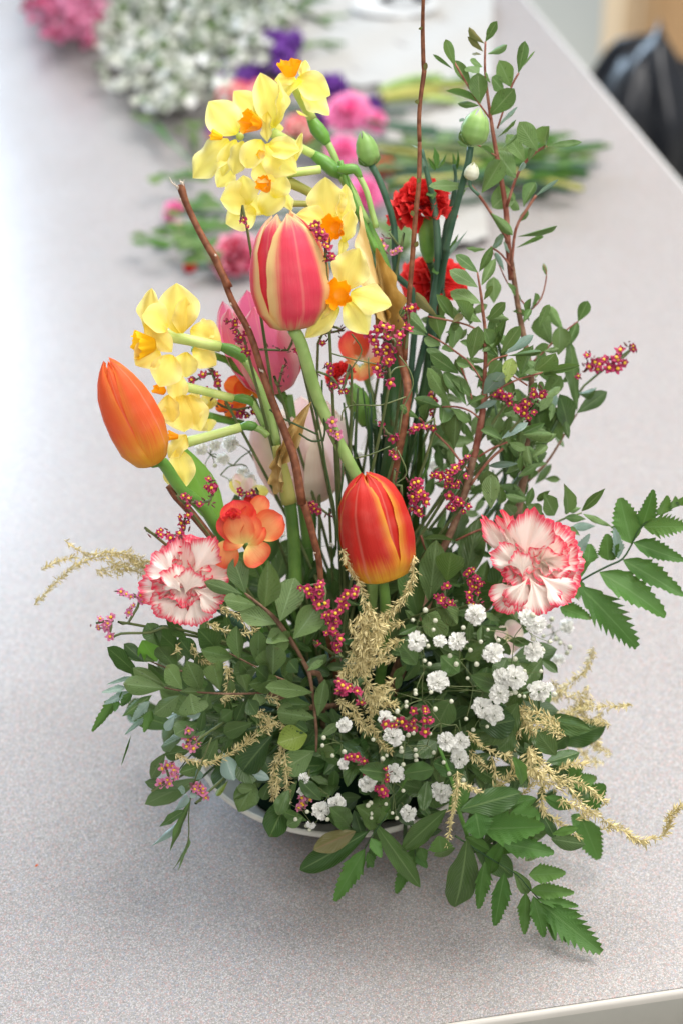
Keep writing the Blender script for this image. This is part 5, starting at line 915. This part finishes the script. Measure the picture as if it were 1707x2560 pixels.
gyps('gypsophila sprig with the white blooms just below the right carnation', Z13, -.070, [(680, 248, 140), (1035, 268, 120), (1110, 310, 130), (555, 440, 130), (805, 522, 150), (1095, 510, 135), (425, 440, 90)],
     [(765, 355), (715, 440), (495, 540), (540, 600), (685, 600), (1210, 440), (1088, 420), (590, 340), (960, 563), (1025, 650), (1145, 650), (640, 500), (1160, 500), (840, 430), (1085, 250)], [(720, 785), (560, 570), (555, 460), (950, 415), (930, 610), (1010, 330), (660, 560), (1060, 660)], [(0, 1), (1, 2), (1, 6), (4, 3), (3, 5), (0, 7)], seed=1)
gyps('dense gypsophila sprig with paired white blooms right of centre', Z13, -.076, [(860, 690, 120), (955, 695, 160), (850, 805, 135), (720, 910, 150), (810, 960, 135), (1130, 795, 150), (410, 732, 148), (1200, 760, 60)],
     [(860, 860), (990, 825), (960, 800), (760, 1045), (930, 810), (1025, 830), (875, 780), (660, 1068), (610, 990), (620, 700), (1240, 815)], [(730, 800), (660, 760), (920, 800), (1010, 830), (700, 1000), (560, 1030)], [(0, 1), (0, 2), (2, 3), (0, 4)], seed=2)
gyps('gypsophila sprig with white blooms grouped round the sprig of statice in the centre', Z13, -.084, [(470, 1150, 140), (575, 1150, 120), (560, 1275, 130), (35, 985, 110), (90, 1115, 135), (430, 1512, 145), (520, 1180, 110), (255, 440, 140)],
     [(250, 810), (360, 800), (505, 865), (390, 920), (185, 900), (120, 940), (355, 1095), (235, 1090), (150, 1220), (250, 1210), (255, 1285), (380, 1230), (450, 1300), (200, 1105), (488, 1380), (592, 1425), (340, 470), (315, 575), (350, 600), (232, 285), (320, 215), (390, 290), (378, 355)], [(300, 855), (310, 650), (430, 1020), (540, 1030), (170, 1180), (390, 1270), (420, 1380), (330, 1180), (260, 350)], [(0, 1), (0, 2), (2, 3), (2, 7), (7, 4), (5, 6), (2, 5), (1, 8)], seed=3)
gyps('gypsophila sprig at the bottom centre with small white blooms above the long leaves', Z12, -.088, [(1050, 1830, 150), (840, 1910, 130), (600, 2070, 140), (475, 2125, 150), (1165, 2145, 130), (350, 1870, 90), (655, 1450, 110), (655, 1755, 90), (330, 1970, 70), (400, 2230, 80, (0, -.5, .5))],
     [(865, 2060), (845, 2080), (865, 2145), (870, 2180), (985, 2070), (1070, 2180), (1035, 2140), (1120, 1965), (1120, 1760), (990, 1690), (960, 1715), (1105, 1630), (885, 1565), (500, 1550), (490, 1610), (280, 2190), (225, 2060), (370, 2130), (530, 2190), (365, 2240), (390, 2270), (660, 1660), (570, 1690), (1220, 1690), (1050, 1400), (1075, 1340), (1145, 1270), (1215, 1180)], [(1050, 1990), (1050, 1900), (950, 2085), (540, 2000), (460, 2190), (1130, 1580), (640, 1600), (330, 2120), (1180, 1280)], [(0, 1), (0, 2), (3, 4), (7, 4)], seed=4)
gyps('gypsophila sprig with creamy blooms behind the lower daffodils at left', Z5, .03, [(795, 1240, 90), (895, 1215, 75), (1005, 1200, 110), (945, 1310, 90), (1085, 1395, 70), (1130, 1460, 100), (1110, 1570, 80)],
     [(815, 1360), (890, 1355), (1000, 1460), (870, 1230), (1060, 1430)], [(1130, 1260), (1020, 1355), (860, 1280), (930, 1420), (1200, 1180), (1110, 1360)], [(0, 1), (1, 3), (0, 4), (1, 2), (1, 5)], seed=5, w_=9)
gyps('out of focus gypsophila sprig at the right behind the right carnation', Z13, .05, [(1330, 330, 95), (1265, 570, 90)], [(1350, 480), (1330, 520), (1200, 330), (1250, 420), (1280, 450), (1220, 280), (1160, 400), (1180, 600)], [(1180, 470), (1230, 380), (1200, 560), (1000, 450)], [(0, 1), (0, 2), (0, 3)], seed=6)
gyps('pale out of focus gypsophila deep behind the thin stems in the middle', Z8, .10, [(1200, 1120, 110), (700, 430, 80), (950, 1000, 70), (620, 1050, 60), (1230, 900, 50)], [(800, 980), (900, 1080), (1100, 1000), (1050, 1120)], [(1000, 1150), (760, 700)], [(0, 1)], seed=7)
gyps('single small gypsophila bloom low behind the coral flower beside the thick stem', ZB, .0, [(790, 1310, 90), (1290, 1420, 40)], [], [(830, 1500)], seed=8)

# ================================================================== golden plumes
def plume(label, F, Y, strands, dens=1.0, sl=13, group=None, jy=.006):
    t = thing('golden_plume', label, 'golden plume', F(*strands[0][0][0], Y), group); mb = MB(); sb = MB(); V = []; 
    for pts, w0, w1 in strands:
        y0 = Y + random.uniform(-jy, jy); pp = [F(a, b, y0) for a, b in pts]; cur, _ = curve(pp, .001, 8); sb.tube(pp, [F.m(7) / 2, F.m(6) / 2, F.m(4) / 2], 5)
        seg = np.linalg.norm(np.diff(cur, axis=0), axis=1).sum(); n = int(seg / .00017 * dens); cs = np.linspace(0, len(cur) - 1.001, n)
        for q in cs:
            f = q / (len(cur) - 1); i = int(q); a = Vector(cur[i]).lerp(Vector(cur[i + 1]), q - i); T = (Vector(cur[i + 1]) - Vector(cur[i])).normalized()
            wl = F.m(w0 + (w1 - w0) * f) / 2 * random.uniform(.15, 1.05); dirn = Vector([random.gauss(0, 1) for _ in range(3)]); dirn -= T * dirn.dot(T); dirn.normalize(); br = (dirn * .8 + T * .75 + Vector((0, 0, -.15))).normalized()
            k = max(1, int(wl / .0016))
            for j in range(k):
                p = a + br * wl * (j + random.random()) / k * .9 ; d = (br + Vector([random.gauss(0, .42) for _ in range(3)])).normalized(); L = sl * MPP * random.uniform(.6, 1.3); s = d.cross(Vector([random.gauss(0, 1) for _ in range(3)])).normalized() * L * .12
                e = p + d * L
                if min(p.z, e.z) < .004: continue
                V.append([[p - s * .2, p + s * .2], [p + d * L * .45 - s, p + d * L * .45 + s], [e - s * .1, e + s * .1]])
    A = np.array([[[tuple(c) for c in r] for r in g] for g in V]); n = len(A); mb.v.append(A.reshape(-1, 3)); mb.n = n * 6; mb.uv.append(np.tile([[0, 0], [1, 0], [0, .5], [1, .5], [0, 1], [1, 1]], (n, 1)))
    o = np.arange(n)[:, None] * 6; q = np.concatenate([o + [0, 1, 3, 2], o + [2, 3, 5, 4]]); mb.f.append(q); mb.mi.append(np.zeros(len(q)))
    part('spikelets', mb.mesh('spikelets', M['gold'], False), t, kind='stuff'); part('stem', sb.mesh('stem', M['gold']), t); return t
random.seed(11)
plume('golden plume sprig standing in the centre in front of the red tulip base', Z12, -.060, [([(640, 70), (700, 200), (770, 330), (820, 480), (850, 650)], 30, 130), ([(1205, 120), (1195, 300), (1130, 450), (1000, 580), (900, 720)], 90, 140), ([(850, 480), (850, 700), (800, 880), (740, 1030)], 190, 260), ([(1130, 640), (1020, 680), (900, 760), (820, 860)], 110, 160), ([(1130, 780), (1030, 820), (900, 900)], 110, 160), ([(1070, 920), (960, 950), (850, 960)], 90, 150), ([(700, 620), (740, 800), (680, 1000), (640, 1060)], 110, 90), ([(780, 560), (800, 780), (790, 1000)], 200, 200), ([(880, 560), (930, 700), (900, 860)], 200, 220), ([(830, 700), (860, 850), (840, 1000)], 240, 200), ([(720, 820), (760, 900), (800, 1040)], 150, 120), ([(1000, 560), (960, 650), (930, 780)], 150, 200)], 1.35, 13)
plume('lower part of the central golden plume, curling among the magenta statice', Z12, -.062, [([(820, 1000), (850, 1200), (960, 1280), (1070, 1290)], 110, 110), ([(1060, 1170), (960, 1200), (880, 1300)], 120, 100), ([(1060, 1080), (950, 1160), (880, 1250)], 80, 100), ([(620, 1240), (660, 1300), (740, 1310), (760, 1400)], 110, 80), ([(740, 1380), (800, 1460), (860, 1500)], 100, 90), ([(840, 1100), (900, 1180), (960, 1220)], 150, 120), ([(820, 1180), (860, 1280), (900, 1330)], 120, 120), ([(860, 1330), (870, 1450), (950, 1600), (1020, 1650)], 110, 40), ([(630, 1350), (720, 1380), (820, 1420)], 70, 70)], 1.1, 14)
plume('thin curved golden spray across the dark leaves at lower left', Z11, -.070, [([(625, 1010), (760, 1058), (880, 1050), (1010, 985), (1100, 925), (1200, 840), (1250, 790)], 34, 120), ([(1105, 735), (1180, 745), (1250, 800)], 70, 110)], 1.1, 13)
plume('golden tassel hanging beside the yellow-green leaf at lower left', Z11, -.068, [([(1310, 780), (1330, 900), (1310, 1000), (1270, 1080), (1265, 1180), (1262, 1290)], 100, 60), ([(1340, 1000), (1350, 1150), (1355, 1290)], 90, 60), ([(1290, 1150), (1290, 1280)], 60, 40), ([(1210, 640), (1280, 640), (1300, 700)], 80, 60)], 1.1, 13)
plume('brown-gold spray buried among the leaves below the left carnation', Z11, -.045, [([(730, 285), (770, 370), (850, 410), (1000, 450)], 60, 50), ([(630, 290), (640, 340)], 30, 30), ([(960, 440), (970, 560), (950, 660)], 70, 60), ([(900, 60), (1000, 80), (1150, 200)], 110, 80), ([(900, 640), (1040, 620)], 60, 60), ([(830, 150), (960, 200), (1130, 220)], 60, 60)], .9, 13)
plume('out of focus pale golden plume reaching out to the far left', Z9, .005, [([(15, 860), (150, 720), (270, 625), (420, 570), (600, 590), (760, 700), (1000, 900)], 18, 90), ([(60, 655), (160, 600), (260, 575)], 16, 40), ([(195, 475), (260, 525), (330, 560)], 14, 30), ([(340, 560), (480, 550), (600, 570), (720, 620)], 50, 130), ([(380, 650), (470, 660), (600, 620), (700, 640)], 110, 130), ([(440, 600), (560, 640), (680, 690)], 130, 110)], .9, 14)
plume('soft pale golden plume fanning out at the right edge of the bouquet', Z15, -.0, [([(1215, 742), (1080, 745), (930, 750), (800, 780), (650, 800)], 20, 130), ([(935, 330), (910, 440), (830, 540), (740, 610), (650, 700)], 44, 110), ([(900, 600), (880, 720), (820, 800), (700, 850)], 90, 110), ([(1060, 880), (980, 860), (880, 850), (760, 860)], 60, 110), ([(1070, 1090), (960, 1040), (860, 980), (760, 920)], 60, 100), ([(1010, 1150), (900, 1120), (840, 1040), (770, 960)], 60, 80), ([(1000, 780), (940, 900), (960, 1020)], 110, 100), ([(950, 700), (800, 760), (700, 900), (740, 1020)], 130, 130), ([(820, 640), (860, 780), (900, 900)], 130, 110), ([(640, 560), (700, 640), (800, 700)], 80, 90)], .95, 15, jy=.02)
plume('dense golden plume at right under the gypsophila', Z15, -.060, [([(700, 900), (620, 830), (500, 780), (400, 780)], 120, 230), ([(740, 960), (620, 880), (480, 860)], 120, 190), ([(400, 760), (480, 900), (560, 960)], 130, 70), ([(420, 900), (380, 1000), (340, 1060)], 90, 60)], 1.0, 14)
plume('golden plume trailing forward over the table at lower right, longest of the plumes', Z15, -.078, [([(480, 1030), (540, 1120), (640, 1220), (760, 1320), (860, 1440), (1000, 1540), (1150, 1630), (1260, 1690), (1420, 1660), (1465, 1590), (1470, 1540), (1510, 1480), (1568, 1450)], 150, 16), ([(290, 1070), (400, 1160), (560, 1240), (700, 1330)], 60, 160), ([(480, 1040), (500, 1150), (560, 1230)], 150, 170), ([(220, 1330), (330, 1250), (450, 1220), (560, 1230)], 110, 150), ([(430, 1370), (500, 1300), (580, 1250)], 60, 80), ([(700, 1240), (850, 1290), (950, 1360), (1020, 1430)], 90, 30), ([(590, 1280), (570, 1420), (600, 1500), (720, 1580), (830, 1665)], 50, 22), ([(700, 1400), (800, 1450), (900, 1500)], 130, 80), ([(810, 1545), (880, 1520), (940, 1490)], 30, 50), ([(990, 1620), (1060, 1590), (1130, 1600)], 40, 50), ([(690, 1200), (790, 1150), (880, 1160)], 30, 30), ([(1150, 1620), (1230, 1680), (1310, 1720)], 60, 30)], .95, 15)
plume('short golden wisps between the white blooms and the front leaves', Z15, -.07, [([(60, 1060), (120, 1120), (190, 1190)], 110, 40), ([(0, 1310), (80, 1330), (150, 1360)], 40, 30), ([(50, 920), (130, 1010), (250, 1090)], 30, 40), ([(220, 1100), (240, 1200), (280, 1290)], 90, 70), ([(235, 1625), (270, 1600), (300, 1550)], 30, 50)], .8, 13)
plume('narrow golden tail hanging down among the big front leaves', Z14, -.094, [([(770, 50), (768, 150), (745, 240), (728, 365)], 44, 26), ([(780, 100), (830, 120), (870, 140)], 24, 20)], 1.1, 12)

# ================================================================== flowers lying on the table behind, out of focus
def gz(p, h=0.0): return Z0.g(p[0], p[1], h)
def mound(name, label, cat, cells, n, mats, unit, hmax, green=None, petals=6, seed=0, pname='blooms'):
    rs = np.random.RandomState(seed); c0 = gz(cells[0][:2]); t = thing(name, label, cat, (c0.x, c0.y, 0)); mb = MB()
    w = np.array([c[2] ** 2 for c in cells], float); w /= w.sum()
    for k in range(n):
        cx, cy, r = cells[rs.choice(len(cells), p=w)]; h0 = rs.rand() ** .6 * hmax; a = rs.rand() * 6.28; q = math.sqrt(rs.rand()) * r; f = 1 - .45 * (q / r) ** 2
        p = np.array(tuple(gz((cx + q * math.cos(a), cy + q * math.sin(a)), h0 * f + .006))); mi = rs.randint(len(mats)) if len(mats) > 1 else 0
        ax = rs.normal(size=3); ax[2] = abs(ax[2]) + .3; ax /= np.linalg.norm(ax)
        for j in range(petals):
            d = rs.normal(size=3); d = d - ax * d.dot(ax) * .6; d /= np.linalg.norm(d); s = np.cross(d, ax); s /= np.linalg.norm(s) + 1e-9; L = unit * rs.uniform(.7, 1.2)
            mb.grid(np.array([[p - s * L * .15, p + s * L * .15], [p + d * L * .6 - s * L * .4 + ax * L * .15, p + d * L * .6 + s * L * .4 + ax * L * .15], [p + d * L - s * L * .25, p + d * L + s * L * .25]]), mi)
    part(pname, mb.mesh(pname, [M[m] for m in mats]), t, kind='stuff')
    if green:
        gm = MB()
        for k in range(green):
            cx, cy, r = cells[rs.choice(len(cells), p=w)]; a = rs.rand() * 6.28; q = rs.rand() * r * .9; p = gz((cx + q * math.cos(a), cy + q * math.sin(a)), .006); e = gz((cx + q * math.cos(a) * .8 + 20, cy + q * math.sin(a) * .8 - 25), rs.uniform(.02, hmax))
            gm.tube([p, e], .0011, 4, smooth=1)
        part('stems', gm.mesh('stems', M['thin_dark']), t, kind='stuff')
    return t
mound('filler_bunch', 'large heap of small white filler blooms lying on the table at the top left', 'flower bunch', [(300, 60, 85), (420, 40, 110), (540, 60, 90), (380, 140, 90), (290, 150, 60), (480, 150, 90), (350, 215, 40), (400, 200, 55), (560, 10, 80), (600, 110, 40), (430, 215, 30), (385, 240, 25), (300, -20, 90), (480, -40, 110), (640, 30, 40)], 1500, ['filler', 'filler', 'white', 'leaf'], .0062, .05, 420, seed=1)
mound('statice_bunch', 'bunch of dusty pink statice behind the white heap at the top left corner', 'flower bunch', [(100, 10, 45), (160, 30, 55), (200, 50, 45), (130, 70, 30), (190, 90, 25), (210, 0, 50), (90, -20, 40), (160, -30, 70)], 420, ['stat_pink', 'stat_pink', 'stat'], .006, .05, 90, seed=2)
mound('statice_bunch', 'purple statice tuft standing above the yellow daffodils', 'flower bunch', [(645, 105, 22), (625, 85, 12), (675, 90, 14), (650, 140, 18), (655, 125, 20)], 120, ['purple'], .009, .04, 14, seed=3)
mound('statice_bunch', 'purple statice partly hidden left of the highest daffodil', 'flower bunch', [(560, 175, 22), (520, 170, 16), (590, 165, 14), (505, 300, 12), (545, 178, 20)], 110, ['purple'], .009, .03, 10, seed=4)
mound('statice_bunch', 'purple statice to the right of the highest daffodil', 'flower bunch', [(765, 195, 18), (740, 275, 12), (860, 240, 12)], 70, ['purple'], .008, .03, 8, seed=5)
BL = [(8, 8, 1.0, 0), (8, 28, .95, .05), (7, 50, .85, .1), (6, 70, .7, .15)]
def bgcarn(label, x, y, r, mat, face=(0, .4, .9), h=.03, seed=0, layers=BL, cat='carnation', name='carnation'):
    c = gz((x, y + 12), h); Y = c.y; d = (c - CAM).dot(FWD); rad = r * 1.0887 * MPP * d; c.z = max(c.z, rad * .8 + .004)
    t = thing(name, label, cat, c); f = camv(*face).normalized(); bloom(t, c - f * rad * .3, f, rad, mat, layers, seed)
    e = Vector((c.x + .16, c.y + .03, .006)); tube_part('stem', [c - f * rad * .3, c.lerp(e, .4) - Vector((0, 0, rad * .5)), e], .0022, M['stem_blue'], t, 6); return t
bgcarn('blurred white and red edged carnation left behind the upper daffodils', 545, 215, 50, 'carn_pw', seed=1)
bgcarn('blurred white and red edged carnation seen between the upper daffodil petals', 690, 285, 42, 'carn_pw', seed=2)
bgcarn('second blurred white and red edged carnation, against the purple statice', 605, 205, 40, 'carn_pw', seed=3, h=.05)
bgcarn('small blurred white and red carnation beside the daffodil tubes', 500, 290, 26, 'carn_pw', seed=4)
bgcarn('blurred hot pink carnation right of the highest daffodil', 800, 240, 52, 'carn_pink', seed=5, h=.05)
bgcarn('blurred hot pink carnation below the other pink one, behind the daffodil stems', 790, 330, 42, 'carn_pink', seed=6)
bgcarn('pale pink blurred carnation low behind the green daffodil stem', 835, 430, 48, 'carn_pink', seed=7, h=.02)
bgcarn('lilac blurred flower at the right of the hot pink one', 860, 265, 30, 'stat_pink' if False else 'carn_pink', seed=8)
bgcarn('blurred magenta carnation with pale pink petal edges left of the large tulip', 540, 575, 62, 'carn_mag', (-.1, .5, .8), seed=9, h=.02)
bgcarn('small red blurred flower behind the green bud', 880, 370, 26, 'carn_red', seed=10)
bgcarn('small red blurred bud on the table at left of the magenta carnation', 437, 600, 15, 'carn_red', seed=11, h=.008)
t = bgcarn('small blurred pink and white flower behind the tip of the left twig', 398, 470, 30, 'carn_pink', (-.5, .6, .5), seed=12, h=.015)
bgcarn('white lower part of the blurred pink flower at the left twig', 412, 512, 18, 'tulip_white', (-.3, .3, .7), seed=13, h=.008, name='pale_flower', cat='flower')
# greenery around them
def bgleaf(label, spots, mat='fern', L=.03):
    c = gz(spots[0][:2]); t = thing('green_foliage', label, 'foliage', (c.x, c.y, 0)); rs = random.Random(len(spots))
    for x, y, r, n in spots:
        for k in range(n):
            a = rs.uniform(0, 6.28); q = rs.random() * r; b = gz((x + q * math.cos(a), y + q * math.sin(a)), rs.uniform(.008, .03)); a2 = rs.uniform(-.4, .8) + (math.pi if rs.random() < .5 else 0)
            e = b + Vector((math.cos(a2), math.sin(a2) * .8, rs.uniform(-.2, .6))) * L * rs.uniform(.35, .8); e.z = max(.006, e.z)
            place_blade('leaf', 'lance', rs.choice([mat, 'leaf_up']), t, b, e, L * rs.uniform(.2, .4), Vector((rs.uniform(-.5, .5), -.5, 1)))
    return t
bgleaf('blurred green leaves around the pink flower behind the left twig', [(460, 475, 30, 10), (430, 520, 35, 10), (470, 560, 40, 14), (400, 560, 25, 5), (480, 600, 25, 8), (470, 410, 20, 4), (380, 410, 18, 5), (350, 555, 14, 3), (500, 520, 25, 8)], 'fern')
bgleaf('scattered blurred green tips left of the upper daffodils', [(320, 270, 10, 3), (445, 300, 12, 4), (430, 300, 8, 2)], 'leaf_up', .02)
bgleaf('blurred dark foliage between the pink and the red carnations', [(900, 380, 40, 12), (940, 360, 40, 12), (870, 520, 30, 8), (720, 340, 30, 8), (900, 560, 40, 10), (990, 350, 30, 8)], 'leaf', .04)
def bundle(label, pairs, mats, w_=.0026, h=.012):
    c = gz(pairs[0][0]); t = thing('stem_bundle', label, 'cut stems', (c.x, c.y, 0)); rs = random.Random(len(pairs))
    for a, b in pairs:
        p = gz(a, rs.uniform(.004, h * 2)); q = gz(b, rs.uniform(.004, h)); tube_part('stem', [p, p.lerp(q, .5) + Vector((0, 0, .004)), q], w_, M[rs.choice(mats)], t, 7)
        if rs.random() < .6:
            m = p.lerp(q, rs.uniform(.3, .8)); place_blade('leaf', 'lance', 'fern', t, m, m + (q - p).normalized() * .05 + Vector((0, .01, .008)), .007, Vector((0, -.4, 1)))
    return t
random.seed(9)
bundle('thick bundle of cut green carnation stems lying on the table at right, blurred', [((880 + random.uniform(-20, 60), 380 + random.uniform(-50, 60)), (random.uniform(1240, 1400), 370 + random.uniform(-50, 70))) for _ in range(26)], ['stem_blue', 'stem_mid', 'thin_stem', 'stem_blue', 'olive'], .0021, .02)
bundle('blurred yellow-green cut stems lying on the table at the top centre', [((870, 205 + k * 6), (1010 + 30 * (k % 3), 195 + k * 12 - 20)) for k in range(6)], ['olive', 'stem'], .003)
bundle('blurred thin green stalk pointing left across the bare table', [((470, 400), (320, 275)), ((460, 392), (440, 300))], ['stem_mid', 'thin_stem'], .0012)
bundle('blurred green stalks behind the purple statice', [((690, 112), (790, 100)), ((680, 105), (770, 112)), ((560, -20), (760, 60)), ((640, 30), (740, 45)), ((600, 10), (720, 20))], ['stem_mid', 'stem_dark'], .0018)
# white printed wrapping sheets under the cut stems
def sheet(label, quad, dz, seed=0, mark=None):
    c = gz(quad[0]); t = thing('wrapping_sheet', label, 'wrapping paper', (c.x, c.y, 0)); rs = np.random.RandomState(seed); n = 40
    q = [np.array(tuple(gz(p))) for p in quad]; u = np.linspace(0, 1, n)[None, :, None]; v = np.linspace(0, 1, n)[:, None, None]
    X = (q[0] * (1 - u) + q[1] * u) * (1 - v) + (q[3] * (1 - u) + q[2] * u) * v
    X[..., 2] = dz + .004 + .0035 * np.sin(X[..., 0] * 60 + seed) * np.sin(X[..., 1] * 37 + 1) + .0015 * np.sin(X[..., 0] * 190 + X[..., 1] * 130)
    X2 = X.copy(); X2[..., 2] -= .0006
    part('sheet', MB().grid(X).mesh('sheet', M['paper']), t)
    if mark:
        for (mx, my, rx, ry, m) in mark:
            cc = gz((mx, my)); ex = gz((mx + rx, my)).x - cc.x; ey = gz((mx, my - ry)).y - cc.y; r_, ps = 40, np.linspace(0, 2 * math.pi, 40, endpoint=False)
            a = np.array([[(cc.x + ex * k * math.cos(p), cc.y + ey * k * math.sin(p), dz + .0085) for p in ps] for k in (.55 if m == 'ink' else .0, 1.0)]); part('printed_mark', MB().grid(a, closed=True).mesh('printed_mark', M[m]), t)
    return t
sheet('white printed wrapping sheet lying flat at the top, with a grey oval print', [(640, 215), (1130, 190), (1130, -60), (740, -60)], .0, 1, [(903, 28, 98, 26, 'ink_pale'), (925, 18, 58, 15, 'ink')])
sheet('crumpled white wrapping sheet under the cut green stems', [(930, 620), (1120, 560), (1090, 250), (880, 300)], .001, 2)

sc = thing('petal_scrap', 'tiny orange scrap of petal lying alone on the bare table at lower left', 'petal scrap', gz((85, 1990), 0))
place_blade('scrap', 'round', 'orange', sc, gz((82, 1992), .0012), gz((90, 1987), .0022), .0011, (0, 0, 1))
